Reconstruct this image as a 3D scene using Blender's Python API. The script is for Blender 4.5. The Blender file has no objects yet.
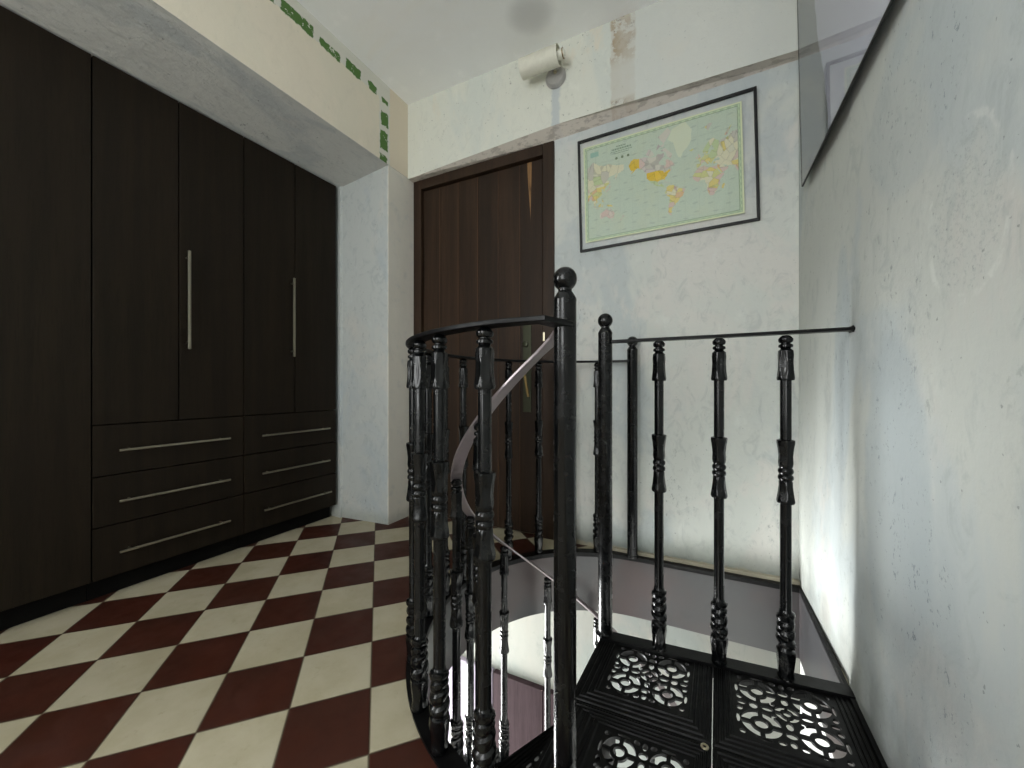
import bpy, bmesh, math, random
from math import sin, cos, tan, radians, degrees, atan, atan2, sqrt, pi, exp, floor as fl
from mathutils import Vector, Matrix

random.seed(7)
SC = bpy.context.scene
COL = SC.collection

# ------------------------------------------------------------------ helpers
def s2l(c):
    return c / 12.92 if c <= 0.04045 else ((c + 0.055) / 1.055) ** 2.4

def rgb(r, g, b):
    return (s2l(r / 255), s2l(g / 255), s2l(b / 255), 1.0)

class MB:
    """collects pieces of one mesh"""
    def __init__(self):
        self.v, self.f, self.mi = [], [], []
        self.boxy = False

    def add(self, vs, fs, mi=0, M=None):
        o = len(self.v)
        for p in vs:
            p = Vector(p)
            self.v.append(tuple(M @ p) if M is not None else tuple(p))
        for f in fs:
            self.f.append([i + o for i in f])
            self.mi.append(mi)
        return self

    def box(self, lo, hi, bev=0.0, mi=0, M=None, seg=2):
        self.boxy = True
        bm = bmesh.new()
        bmesh.ops.create_cube(bm, size=1.0)
        for v in bm.verts:
            v.co = Vector([(lo[k] + hi[k]) / 2 + v.co[k] * (hi[k] - lo[k]) for k in range(3)])
        if bev > 0:
            b = min(bev, 0.45 * min(abs(hi[k] - lo[k]) for k in range(3)))
            bmesh.ops.bevel(bm, geom=list(bm.edges), offset=b, segments=seg, profile=0.5, affect='EDGES')
        bm.verts.index_update()
        vs = [v.co.copy() for v in bm.verts]
        fs = [[v.index for v in f.verts] for f in bm.faces]
        bm.free()
        return self.add(vs, fs, mi, M)

    def lathe(self, prof, n=28, M=None, mi=0, lobes=None):
        """prof: (z, r[, tilt[, lobe amplitude]]) from bottom to top; lobes: (count, twist per metre)"""
        vs, fs = [], []
        for row in prof:
            z, r = row[0], row[1]
            tl = row[2] if len(row) > 2 else 0
            la = row[3] if len(row) > 3 else 0
            for k in range(n):
                a = 2 * pi * k / n
                rr = r
                if la and lobes:
                    rr = r * (1 + la * cos(lobes[0] * a + lobes[1] * z))
                vs.append((rr * cos(a), rr * sin(a), z + tl * cos(a + 40 * z)))
        m = len(prof)
        for i in range(m - 1):
            for k in range(n):
                k2 = (k + 1) % n
                fs.append([i * n + k, i * n + k2, (i + 1) * n + k2, (i + 1) * n + k])
        fs.append([k for k in range(n)][::-1])
        fs.append([(m - 1) * n + k for k in range(n)])
        return self.add(vs, fs, mi, M)

    def sweep(self, pts, section, closed=False, mi=0, up=(0, 0, 1), sidefix=None):
        """sweep a 2D section (side, up) along points; frames keep the section upright"""
        pts = [Vector(p) for p in pts]
        n, m = len(pts), len(section)
        vs, fs = [], []
        for i, p in enumerate(pts):
            a = pts[(i - 1) % n] if closed or i > 0 else p
            b = pts[(i + 1) % n] if closed or i < n - 1 else p
            t = (b - a).normalized()
            u = Vector(up)
            sd = t.cross(u)
            if sd.length < 1e-5:
                sd = Vector((1, 0, 0)) if sidefix is None else Vector(sidefix)
            sd.normalize()
            uu = sd.cross(t).normalized()
            for (x, y) in section:
                vs.append(p + sd * x + uu * y)
        rng = n if closed else n - 1
        for i in range(rng):
            j = (i + 1) % n
            for k in range(m):
                k2 = (k + 1) % m
                fs.append([i * m + k, i * m + k2, j * m + k2, j * m + k])
        if not closed:
            fs.append([k for k in range(m)][::-1])
            fs.append([(n - 1) * m + k for k in range(m)])
        return self.add(vs, fs, mi)

    def tube(self, pts, r, n=12, mi=0):
        return self.sweep(pts, [(r * cos(2 * pi * k / n), r * sin(2 * pi * k / n)) for k in range(n)], mi=mi)

    def prism(self, poly, z0, z1, mi=0, M=None):
        n = len(poly)
        vs = [(x, y, z0) for x, y in poly] + [(x, y, z1) for x, y in poly]
        fs = [list(range(n))[::-1], [n + i for i in range(n)]]
        for i in range(n):
            j = (i + 1) % n
            fs.append([i, j, n + j, n + i])
        return self.add(vs, fs, mi, M)

    def build(self, name, mats, parent=None, smooth=True, ang=32, recalc=True):
        me = bpy.data.meshes.new(name)
        me.from_pydata(self.v, [], self.f)
        if not isinstance(mats, (list, tuple)):
            mats = [mats]
        for m in mats:
            me.materials.append(m)
        for p, i in zip(me.polygons, self.mi):
            p.material_index = i
        if recalc:
            bm = bmesh.new(); bm.from_mesh(me)
            bmesh.ops.recalc_face_normals(bm, faces=bm.faces)
            bm.to_mesh(me); bm.free()
        if smooth:
            for p in me.polygons:
                p.use_smooth = True
            me.set_sharp_from_angle(angle=radians(ang))
        me.update()
        o = bpy.data.objects.new(name, me)
        COL.objects.link(o)
        if smooth and self.boxy:
            w = o.modifiers.new('weighted normals', 'WEIGHTED_NORMAL'); w.keep_sharp = True
        if parent is not None:
            o.parent = parent
        return o

def tag(o, label=None, cat=None, group=None, kind=None):
    if label: o['label'] = label
    if cat: o['category'] = cat
    if group: o['group'] = group
    if kind: o['kind'] = kind
    return o

def empty(name, loc=(0, 0, 0), rz=0.0):
    o = bpy.data.objects.new(name, None)
    o.empty_display_size = 0.1
    COL.objects.link(o)
    o.location = loc
    o.rotation_euler = (0, 0, rz)
    return o

# ------------------------------------------------------------------ node helpers
class NT:
    def __init__(self, name):
        self.m = bpy.data.materials.new(name)
        self.m.use_nodes = True
        self.t = self.m.node_tree
        self.b = self.t.nodes['Principled BSDF']
        self.out = self.t.nodes['Material Output']
        self._co = None

    def n(self, typ, **kw):
        x = self.t.nodes.new(typ)
        for k, v in kw.items():
            setattr(x, k, v)
        return x

    def l(self, a, b):
        self.t.links.new(a, b)

    def put(self, sock, v):
        if v is None: return
        if hasattr(v, 'is_output') or isinstance(v, bpy.types.NodeSocket):
            self.l(v, sock)
        else:
            sock.default_value = v

    def co(self):
        if self._co is None:
            self._co = self.n('ShaderNodeTexCoord').outputs['Object']
        return self._co

    def mapping(self, loc=(0, 0, 0), rot=(0, 0, 0), scale=(1, 1, 1), vec=None):
        x = self.n('ShaderNodeMapping')
        self.l(vec or self.co(), x.inputs['Vector'])
        x.inputs['Location'].default_value = loc
        x.inputs['Rotation'].default_value = rot
        x.inputs['Scale'].default_value = scale
        return x.outputs[0]

    def noise(self, scale, detail=4, rough=0.55, vec=None, dist=0.0):
        x = self.n('ShaderNodeTexNoise')
        self.l(vec or self.co(), x.inputs['Vector'])
        x.inputs['Scale'].default_value = scale
        x.inputs['Detail'].default_value = detail
        x.inputs['Roughness'].default_value = rough
        x.inputs['Distortion'].default_value = dist
        return x.outputs['Fac']

    def math(self, op, a, b=0.0, c=None, clamp=False):
        x = self.n('ShaderNodeMath', operation=op)
        x.use_clamp = clamp
        self.put(x.inputs[0], a); self.put(x.inputs[1], b)
        if c is not None: self.put(x.inputs[2], c)
        return x.outputs[0]

    def ramp(self, f, lo, hi, a=0.0, b=1.0):
        x = self.n('ShaderNodeMapRange')
        x.interpolation_type = 'SMOOTHSTEP'
        self.l(f, x.inputs['Value'])
        x.inputs['From Min'].default_value = lo
        x.inputs['From Max'].default_value = hi
        x.inputs['To Min'].default_value = a
        x.inputs['To Max'].default_value = b
        return x.outputs[0]

    def mix(self, f, a, b, blend='MIX'):
        x = self.n('ShaderNodeMix', data_type='RGBA', blend_type=blend)
        self.put(x.inputs[0], f); self.put(x.inputs[6], a); self.put(x.inputs[7], b)
        return x.outputs[2]

    def sep(self, vec=None):
        x = self.n('ShaderNodeSeparateXYZ')
        self.l(vec or self.co(), x.inputs[0])
        return x.outputs

    def bump(self, h, strength=0.3, dist=0.01, normal=None):
        x = self.n('ShaderNodeBump')
        x.inputs['Strength'].default_value = strength
        x.inputs['Distance'].default_value = dist
        self.l(h, x.inputs['Height'])
        if normal is not None: self.l(normal, x.inputs['Normal'])
        return x.outputs[0]

    def box_mask(self, x, y, x0, x1, y0, y1, soft=0.004):
        """1 inside the rectangle x0..x1, y0..y1"""
        a = self.ramp(x, x0 - soft, x0 + soft)
        b = self.ramp(x, x1 - soft, x1 + soft, 1, 0)
        c = self.ramp(y, y0 - soft, y0 + soft)
        d = self.ramp(y, y1 - soft, y1 + soft, 1, 0)
        return self.math('MULTIPLY', self.math('MULTIPLY', a, b), self.math('MULTIPLY', c, d))

    def fin(self, color=None, rough=None, spec=None, metal=None, normal=None):
        i = self.b.inputs
        self.put(i['Base Color'], color)
        self.put(i['Roughness'], rough)
        self.put(i['Specular IOR Level'], spec)
        self.put(i['Metallic'], metal)
        self.put(i['Normal'], normal)
        return self.m

def plain(name, c, rough=0.5, metal=0.0, spec=0.5, bump=0.0, bscale=60, var=0.95):
    t = NT(name)
    n = None
    col = c
    f = t.noise(bscale, 3)
    d = tuple(x * var for x in c[:3]) + (1,)
    col = t.mix(t.ramp(f, 0.35, 0.7), c, d)
    if bump: n = t.bump(f, bump, 0.002)
    return t.fin(col, rough, spec, metal, n)

def plaster(name, base, cool, warm, dirt=0.25, cool_amt=(0.5, 0.62), warm_amt=(0.56, 0.68), scale=1.3,
            bump=0.25, stretch=(1, 1, 0.6), seed=0.0, extra=None, speck=0.5, mott=0.4):
    """scraped distempered plaster: big cool and warm patches, scratches, specks"""
    t = NT(name)
    v = t.mapping(loc=(seed, seed * 0.7, seed * 1.3), scale=stretch)
    big = t.noise(scale, 5, 0.6, v, 0.6)
    v2 = t.mapping(loc=(seed + 5.2, seed + 1.7, seed - 3.1), scale=stretch)
    big2 = t.noise(scale * 1.25, 6, 0.62, v2, 0.9)
    mid = t.noise(scale * 6, 5, 0.65, v)
    c = t.mix(t.ramp(big, *cool_amt), base, cool)
    c = t.mix(t.math('MULTIPLY', t.ramp(big2, *warm_amt), 0.85), c, warm)
    pale = tuple(min(1, x * 1.13) for x in base[:3]) + (1,)
    c = t.mix(t.math('MULTIPLY', t.ramp(mid, 0.56, 0.74), 0.55), c, pale)
    # cloudy scraped mottling
    cl = t.noise(scale * 9, 7, 0.7, v2, 1.2)
    c = t.mix(t.math('MULTIPLY', t.ramp(cl, 0.5, 0.68), mott), c, tuple(x * 0.74 for x in cool[:3]) + (1,))
    # vertical brush wipes
    w = t.noise(9, 3, 0.5, t.mapping(loc=(seed, 0, 0), scale=(1, 1, 0.09)))
    c = t.mix(t.math('MULTIPLY', t.ramp(w, 0.5, 0.75), 0.16), c, cool)
    # scratches and pits where the plaster is worn
    worn = t.ramp(t.noise(scale * 2.1, 4, 0.6, v2), 0.54, 0.66)
    sc = t.ramp(t.noise(46, 6, 0.75, t.mapping(rot=(0.3, 0.5, 0.2), scale=(1, 1, 0.55))), 0.57, 0.64)
    dark = tuple(x * 0.5 for x in cool[:3]) + (1,)
    c = t.mix(t.math('MULTIPLY', t.math('MULTIPLY', worn, sc), dirt), c, dark)
    pit = t.ramp(t.noise(75, 2, 0.5), 0.715, 0.74)
    c = t.mix(t.math('MULTIPLY', pit, speck), c, rgb(95, 98, 98))
    if extra: c = extra(t, c)
    h = t.math('ADD', t.math('MULTIPLY', t.noise(28, 6, 0.6), 0.6), t.math('MULTIPLY', mid, 0.8))
    h = t.math('ADD', h, t.math('MULTIPLY', t.math('MULTIPLY', worn, t.noise(110, 4, 0.6)), 0.5))
    return t.fin(c, 0.86, 0.2, 0, t.bump(h, bump, 0.012))

# ------------------------------------------------------------------ dimensions (metres; x = along the door wall, y = depth, z = up)
TH = atan(194.0 / 370.0)
EYE = 0.85
CEIL = 2.68
WALL_SLOPE = 0.043                      # the door wall is not quite square to the side walls
def vb(u, off=0.0): return 1.9545 - off + WALL_SLOPE * u
WRZ = atan(WALL_SLOPE)
CX, CY = -0.305, 1.268                  # axis of the spiral stair
XR = 0.357                              # right wall
XL = -2.75                              # left wall, behind the wardrobes
YN = -2.0                               # wall behind the camera
def onstair(r, ph, z=0.0):              # ph: clockwise from the camera side
    return Vector((CX - r * sin(radians(ph)), CY - r * cos(radians(ph)), z))

# ------------------------------------------------------------------ materials
WHITE_WALL = rgb(196, 202, 198)
COOL = rgb(172, 184, 190)
WARM = rgb(208, 203, 196)

def wall_back_extra(t, c):
    x, y, z = t.sep()
    # pale repaired corner beside the map, bluish fillet at the top, dirt along the foot of the wall
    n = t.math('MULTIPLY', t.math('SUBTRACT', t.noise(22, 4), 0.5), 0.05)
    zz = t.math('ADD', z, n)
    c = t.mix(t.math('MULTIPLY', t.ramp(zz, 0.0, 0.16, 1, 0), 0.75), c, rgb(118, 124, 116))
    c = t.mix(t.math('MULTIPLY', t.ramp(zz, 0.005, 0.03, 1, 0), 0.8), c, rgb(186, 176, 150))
    c = t.mix(t.math('MULTIPLY', t.ramp(t.math('ADD', z, n), 2.12, 2.2), 0.4), c, rgb(186, 196, 202))
    return c
M_WALLB = plaster('door_wall_plaster', rgb(204, 207, 202), rgb(190, 196, 196), rgb(210, 208, 203), dirt=0.75,
                  cool_amt=(0.5, 0.58), warm_amt=(0.5, 0.62), scale=1.9, extra=wall_back_extra, seed=2.0, bump=0.22)
def wall_right_extra(t, c):
    x, y, z = t.sep()
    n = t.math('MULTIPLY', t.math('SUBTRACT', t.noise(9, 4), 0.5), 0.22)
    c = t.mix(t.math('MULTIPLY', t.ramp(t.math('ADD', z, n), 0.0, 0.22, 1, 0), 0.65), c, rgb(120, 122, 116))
    def blob(cy, cz, ry, rz, k=3.0):
        d = t.math('ADD', t.math('POWER', t.math('ABSOLUTE', t.math('DIVIDE', t.math('SUBTRACT', y, cy), ry)), 2.0),
                   t.math('POWER', t.math('ABSOLUTE', t.math('DIVIDE', t.math('SUBTRACT', z, cz), rz)), 2.0))
        return t.math('ADD', d, t.math('MULTIPLY', n, k))
    marks = t.ramp(t.noise(52, 5, 0.8, t.mapping(rot=(0.2, 0, 0), scale=(1, 1, 0.7))), 0.6, 0.64)
    # large bluish patch with pits and scrapes
    for (cy, cz, ry, rz, a) in ((1.09, 0.60, 0.16, 0.36, 0.62), (0.93, 0.30, 0.11, 0.30, 0.4), (1.44, 0.93, 0.07, 0.34, 0.55), (1.02, 1.42, 0.2, 0.18, 0.35)):
        b = t.ramp(blob(cy, cz, ry, rz), 0.75, 1.15, 1, 0)
        c = t.mix(t.math('MULTIPLY', b, a), c, rgb(164, 172, 175))
        c = t.mix(t.math('MULTIPLY', t.math('MULTIPLY', b, marks), 0.6), c, rgb(112, 120, 124))
    # scraped rough patch with a pale ridge
    d = blob(0.84, 1.12, 0.1, 0.13)
    sp = t.ramp(t.noise(150, 4, 0.7), 0.5, 0.66)
    c = t.mix(t.math('MULTIPLY', t.math('MULTIPLY', t.ramp(d, 0.7, 1.1, 1, 0), sp), 0.4), c, rgb(140, 146, 148))
    ring = t.math('MULTIPLY', t.math('MULTIPLY', t.ramp(d, 0.95, 1.05), t.ramp(d, 1.15, 1.3, 1, 0)), t.ramp(t.noise(30, 4), 0.45, 0.6))
    c = t.mix(t.math('MULTIPLY', ring, 0.35), c, rgb(212, 214, 208))
    return c
M_WALLR = plaster('right_wall_plaster', rgb(184, 187, 182), rgb(176, 182, 182), rgb(188, 186, 181), dirt=0.7,
                  cool_amt=(0.5, 0.6), warm_amt=(0.55, 0.68), scale=1.6, extra=wall_right_extra, seed=8.0, bump=0.16)
def pillar_extra(t, c):
    x, y, z = t.sep()
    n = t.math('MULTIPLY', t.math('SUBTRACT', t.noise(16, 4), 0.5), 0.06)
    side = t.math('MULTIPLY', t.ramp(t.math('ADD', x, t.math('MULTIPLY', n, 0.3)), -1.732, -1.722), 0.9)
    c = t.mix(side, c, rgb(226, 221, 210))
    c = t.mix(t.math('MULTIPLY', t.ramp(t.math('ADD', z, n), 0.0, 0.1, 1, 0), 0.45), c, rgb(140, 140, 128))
    return c
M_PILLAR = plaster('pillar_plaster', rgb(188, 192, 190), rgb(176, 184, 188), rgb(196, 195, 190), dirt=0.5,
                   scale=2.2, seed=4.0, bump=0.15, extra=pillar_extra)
M_PLAIN = plaster('plain_white_plaster', rgb(206, 206, 202), rgb(196, 200, 202), rgb(210, 206, 200), dirt=0.1, mott=0.1, seed=6.0, bump=0.1)
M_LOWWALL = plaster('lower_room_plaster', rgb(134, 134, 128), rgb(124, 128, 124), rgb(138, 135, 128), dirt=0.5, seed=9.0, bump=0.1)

def lamp_shadow(t, c):
    # faint shadow of the wall lamp, painted into the ceiling colour
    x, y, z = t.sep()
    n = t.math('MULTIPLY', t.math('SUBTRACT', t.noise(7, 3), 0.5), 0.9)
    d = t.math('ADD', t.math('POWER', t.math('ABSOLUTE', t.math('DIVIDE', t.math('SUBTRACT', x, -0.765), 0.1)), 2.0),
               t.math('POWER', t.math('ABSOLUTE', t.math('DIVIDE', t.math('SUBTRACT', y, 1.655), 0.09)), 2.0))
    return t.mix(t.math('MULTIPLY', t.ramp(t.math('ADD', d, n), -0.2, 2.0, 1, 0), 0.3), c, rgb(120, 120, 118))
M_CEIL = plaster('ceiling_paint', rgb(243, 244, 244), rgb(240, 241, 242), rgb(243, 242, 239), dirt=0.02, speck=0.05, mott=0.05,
                 scale=0.8, bump=0.05, extra=lamp_shadow, seed=1.0)

# left beam: cream distemper with the scraped rest of a green stencilled band
def stencil(t, c):
    x, y, z = t.sep()
    warp = t.math('MULTIPLY', t.math('SUBTRACT', t.noise(30, 4, 0.6), 0.5), 0.035)
    yy = t.math('ADD', y, warp)
    warp2 = t.math('MULTIPLY', t.math('SUBTRACT', t.noise(34, 4, 0.6, t.mapping(loc=(3, 4, 5))), 0.5), 0.03)
    zz = t.math('ADD', z, warp2)
    # bare white plaster strip that carries the band
    strip = t.math('MAXIMUM', t.box_mask(yy, zz, -3, 1.665, 2.572, 2.70), t.box_mask(yy, zz, 1.582, 1.662, 2.1, 2.60))
    right = t.ramp(y, 1.655, 1.67)
    c = t.mix(t.math('MULTIPLY', right, 0.8), c, rgb(222, 210, 190))
    c = t.mix(t.math('MULTIPLY', strip, 0.85), c, rgb(214, 214, 206))
    g = None
    for (a, b, q, w) in [(-0.9, -0.55, 2.573, 2.636), (-0.4, -0.1, 2.573, 2.636), (0.05, 0.4, 2.585, 2.625), (0.5, 0.76, 2.573, 2.636),
                         (0.82, 0.98, 2.570, 2.636), (1.005, 1.165, 2.570, 2.628), (1.20, 1.315, 2.566, 2.610), (1.352, 1.448, 2.566, 2.621),
                         (1.50, 1.56, 2.565, 2.612), (1.60, 1.652, 2.555, 2.585),
                         (1.593, 1.65, 2.42, 2.50), (1.588, 1.65, 2.275, 2.385), (1.585, 1.64, 2.2, 2.24)]:
        bx = t.box_mask(yy, zz, a, b, q, w, 0.003)
        g = bx if g is None else t.math('MAXIMUM', g, bx)
    flakes = t.ramp(t.noise(26, 5, 0.7, t.mapping(loc=(1, 2, 3))), 0.36, 0.40)
    g = t.math('MULTIPLY', g, flakes)
    return t.mix(g, c, rgb(86, 120, 66))
M_BEAML = plaster('cream_beam_paint', rgb(226, 219, 202), rgb(219, 213, 196), rgb(230, 221, 204), dirt=0.15, speck=0.12, mott=0.14, scale=1.0,
                  bump=0.12, extra=stencil, seed=3.0)
M_SOFFIT = plaster('scraped_soffit_plaster', rgb(206, 206, 202), rgb(188, 191, 191), rgb(210, 206, 200), dirt=0.9, scale=3.0,
                   stretch=(1.4, 0.5, 1), seed=11.0, bump=0.5)

def old_pipe(t, c):
    x, y, z = t.sep()
    n = t.math('MULTIPLY', t.math('SUBTRACT', t.noise(26, 4), 0.5), 0.03)
    xx = t.math('ADD', x, n)
    # tan old plaster strip (local x is along the beam from the room's right corner)
    strip = t.box_mask(xx, z, -0.783, -0.668, 0, 3, 0.006)
    c = t.mix(t.math('MULTIPLY', strip, 0.65), c, rgb(196, 190, 178))
    rough = t.ramp(t.noise(17, 5, 0.7), 0.42, 0.5)
    top = t.ramp(z, 2.42, 2.52)
    low = t.ramp(z, 2.26, 2.29, 1, 0)
    br = t.math('MULTIPLY', t.math('MULTIPLY', strip, rough), t.math('MAXIMUM', top, low))
    c = t.mix(t.math('MULTIPLY', br, 0.9), c, rgb(166, 146, 116))
    dk = t.math('MULTIPLY', t.math('MULTIPLY', strip, t.ramp(t.noise(40, 4, 0.7), 0.58, 0.62)), t.math('MAXIMUM', t.ramp(z, 2.5, 2.6), low))
    c = t.mix(t.math('MULTIPLY', dk, 0.7), c, rgb(104, 82, 60))
    # cool filler where the lamp's cable was chased in
    ch = t.box_mask(xx, z, -1.095, -1.05, 2.0, 2.47, 0.008)
    c = t.mix(t.math('MULTIPLY', ch, 0.8), c, rgb(188, 195, 199))
    left = t.ramp(t.math('ADD', x, t.math('MULTIPLY', n, 6)), -0.86, -0.6)
    c = t.mix(t.math('MULTIPLY', left, 0.7), c, rgb(206, 208, 204))
    under = t.ramp(t.math('SUBTRACT', z, t.math('MULTIPLY', y, -0.2)), 2.2, 2.234, 1, 0)
    under = t.math('MULTIPLY', t.ramp(y, -0.0615, -0.0585), 1.0)
    worn = t.ramp(t.noise(30, 5, 0.7, t.mapping(scale=(0.5, 1, 1))), 0.5, 0.6)
    c = t.mix(t.math('MULTIPLY', under, 0.7), c, rgb(206, 194, 184))
    c = t.mix(t.math('MULTIPLY', t.math('MULTIPLY', under, worn), 0.4), c, rgb(120, 112, 104))
    return c
M_BEAMB = plaster('pale_beam_plaster', rgb(220, 221, 211), rgb(212, 216, 209), rgb(222, 216, 201), dirt=0.35, scale=2.0, seed=5.0,
                  bump=0.25, extra=old_pipe, mott=0.22)

# floor tiles
def floor_mat():
    t = NT('chequered_cement_tiles')
    a = radians(47.45)
    ox, oy = -1.2784, 1.1441
    x = t.n('ShaderNodeVectorMath', operation='SUBTRACT')
    t.l(t.co(), x.inputs[0]); x.inputs[1].default_value = (ox, oy, 0)
    v = t.mapping(rot=(0, 0, -a), scale=(5, 5, 5), vec=x.outputs[0])
    s = t.sep(v)
    fx, fy = t.math('FLOOR', s[0]), t.math('FLOOR', s[1])
    par = t.math('MODULO', t.math('ADD', t.math('ADD', fx, fy), 201.0), 2.0)
    wn = t.n('ShaderNodeTexWhiteNoise', noise_dimensions='2D')
    cmb = t.n('ShaderNodeCombineXYZ'); t.l(fx, cmb.inputs[0]); t.l(fy, cmb.inputs[1])
    t.l(cmb.outputs[0], wn.inputs['Vector'])
    cl = t.noise(7, 6, 0.6)
    cream = t.mix(t.ramp(cl, 0.35, 0.7), rgb(190, 182, 158), rgb(178, 169, 142))
    cream = t.mix(t.math('MULTIPLY', t.ramp(t.noise(26, 6, 0.7), 0.56, 0.72), 0.35), cream, rgb(150, 138, 108))
    red = t.mix(t.ramp(cl, 0.35, 0.7), rgb(66, 27, 16), rgb(56, 23, 13))
    red = t.mix(t.math('MULTIPLY', t.ramp(t.noise(40, 6, 0.7), 0.56, 0.75), 0.25), red, rgb(78, 42, 28))
    c = t.mix(par, red, cream)
    c = t.mix(t.math('MULTIPLY', wn.outputs['Value'], 0.16), c, rgb(70, 56, 44))
    # joints
    def edge(q):
        fr = t.math('FRACT', q)
        return t.math('MINIMUM', fr, t.math('SUBTRACT', 1.0, fr))
    e = t.math('MINIMUM', edge(s[0]), edge(s[1]))
    jn = t.ramp(e, 0.006, 0.02, 1, 0)
    c = t.mix(t.math('MULTIPLY', jn, 0.75), c, rgb(66, 52, 40))
    rough = t.ramp(t.noise(12, 4), 0.3, 0.7, 0.42, 0.6)
    h = t.math('ADD', t.ramp(e, 0.0, 0.025), t.math('MULTIPLY', t.noise(18, 3), 0.25))
    return t.fin(c, rough, 0.35, 0, t.bump(h, 0.25, 0.004))
M_FLOOR = floor_mat()
M_LOWFLOOR = plain('lower_pale_floor', rgb(150, 146, 138), 0.5, bscale=5)

def iron(name, c=rgb(6, 7, 8), rough=0.2, bump=0.025, worn=0.0, spec=0.36):
    t = NT(name)
    f = t.noise(60, 4, 0.6)
    col = t.mix(t.ramp(f, 0.45, 0.7), c, tuple(x * 1.15 for x in c[:3]) + (1,))
    if worn:
        g = t.ramp(t.noise(34, 5, 0.7, t.mapping(scale=(1, 1, 0.5))), 0.5, 0.62)
        col = t.mix(t.math('MULTIPLY', g, worn), col, rgb(74, 76, 78))
    r = t.ramp(t.noise(35, 3), 0.3, 0.7, rough - 0.05, rough + 0.1)
    return t.fin(col, r, spec, 0, t.bump(f, bump, 0.0016))
M_IRON = iron('black_enamelled_iron')
M_CAST = iron('cast_iron_grating', rgb(7, 7, 7), 0.45, 0.1, spec=0.2)
M_COLUMN = iron('worn_black_iron', rgb(7, 8, 9), 0.24, 0.03, worn=0.1)
M_RAIL = iron('flat_bar_iron', rgb(7, 7, 8), 0.4, 0.03, spec=0.2)
M_STAIRRAIL = plain('polished_flat_bar', rgb(164, 154, 157), 0.3, 0.6)
def fascia_mat():
    t = NT('grey_lacquered_steel')
    n = t.noise(2.2, 3, 0.5)
    c = t.mix(t.ramp(n, 0.4, 0.62), rgb(62, 62, 64), rgb(70, 60, 60))
    c = t.mix(t.math('MULTIPLY', t.ramp(t.noise(14, 4), 0.58, 0.7), 0.2), c, rgb(54, 52, 52))
    return t.fin(c, 0.32, 0.5, 0, t.bump(t.noise(5, 2), 0.05, 0.01))
M_FASCIA = fascia_mat()

def wood(name, dark, light, axis='z', scale=1.0, rough=0.45, planks=None, streak=False, bump=0.15, spec=0.25):
    t = NT(name)
    st = {'z': (26, 26, 1.2), 'x': (1.2, 26, 26), 'y': (26, 1.2, 26)}[axis]
    v = t.mapping(scale=tuple(q * scale for q in st))
    g = t.noise(1.0, 6, 0.65, v, 0.3)
    fine = t.noise(9.0, 3, 0.6, v)
    c = t.mix(t.ramp(g, 0.3, 0.72), dark, light)
    c = t.mix(t.math('MULTIPLY', t.ramp(fine, 0.52, 0.66), 0.35), c, tuple(q * 0.5 for q in dark[:3]) + (1,))
    h = fine
    if planks:
        x = t.sep()[0]
        k = t.math('DIVIDE', t.math('SUBTRACT', x, planks[0]), planks[1])
        wn = t.n('ShaderNodeTexWhiteNoise', noise_dimensions='1D')
        t.l(t.math('FLOOR', k), wn.inputs['W'])
        c = t.mix(t.math('MULTIPLY', wn.outputs['Value'], 0.45), c, tuple(q * 0.55 for q in dark[:3]) + (1,))
        fr = t.math('FRACT', k)
        e = t.math('MINIMUM', fr, t.math('SUBTRACT', 1.0, fr))
        c = t.mix(t.math('MULTIPLY', t.ramp(e, 0.005, 0.03, 1, 0), 0.35), c, rgb(104, 74, 50))
    if streak:
        X, Y, Z = t.sep()
        w = t.ramp(Z, 1.78, 2.14, 0.001, 0.013)
        xc = t.ramp(Z, 1.78, 2.14, streak + 0.006, streak)
        d = t.math('ABSOLUTE', t.math('SUBTRACT', X, xc))
        mk = t.math('LESS_THAN', d, w)
        mk = t.math('MULTIPLY', mk, t.ramp(Z, 1.78, 1.86))
        mk = t.math('MULTIPLY', mk, t.ramp(fine, 0.3, 0.5))
        c = t.mix(t.math('MULTIPLY', mk, 0.85), c, rgb(150, 114, 74))
    return t.fin(c, rough, spec, 0, t.bump(h, bump, 0.002))
M_WENGE = wood('dark_wenge_veneer', rgb(29, 24, 18), rgb(38, 31, 23), rough=0.5, bump=0.06, spec=0.14)
M_WENGEH = wood('dark_wenge_drawer_veneer', rgb(29, 24, 18), rgb(38, 31, 23), axis='z', rough=0.5, bump=0.06, spec=0.14)
M_CARC = plain('wardrobe_carcass', rgb(8, 7, 6), 0.7, spec=0.15)
M_DOOR = wood('walnut_boards', rgb(40, 28, 19), rgb(60, 42, 28), rough=0.55, planks=(-1.60, 0.142), streak=-1.255)
M_DOORF = wood('walnut_frame', rgb(42, 30, 21), rgb(58, 42, 30), rough=0.5)
M_STEEL = plain('brushed_steel', rgb(176, 170, 152), 0.32, 1.0, bscale=200)
M_BRASS = plain('aged_brass', rgb(128, 108, 70), 0.36, 1.0)
M_BRONZE = plain('dark_bronze', rgb(54, 56, 40), 0.4, 0.6)
M_BRIGHT = plain('bright_metal', rgb(206, 196, 170), 0.3, 1.0)
M_BLACKFRAME = plain('black_frame_paint', rgb(6, 6, 7), 0.5)
M_LAMPWHITE = plain('white_lamp_shade', rgb(222, 220, 206), 0.55)
M_LAMPBASE = plain('grey_lamp_base', rgb(176, 174, 172), 0.35, 0.3)
M_BULB = plain('opal_glass', rgb(236, 234, 222), 0.25)
M_LILAC = plain('lilac_reflection_lacquer', rgb(122, 115, 126), 0.3, spec=0.1, bscale=8)  # lilac paints in the bright reflection on a glossy plum-brown leaf
M_PURPLE = wood('plum_brown_boards', rgb(44, 35, 37), rgb(54, 44, 47), rough=0.75, spec=0.03, bump=0.05)
M_TRIM = plain('pale_stone_edge', rgb(176, 168, 148), 0.7, bscale=14, bump=0.2)
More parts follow.
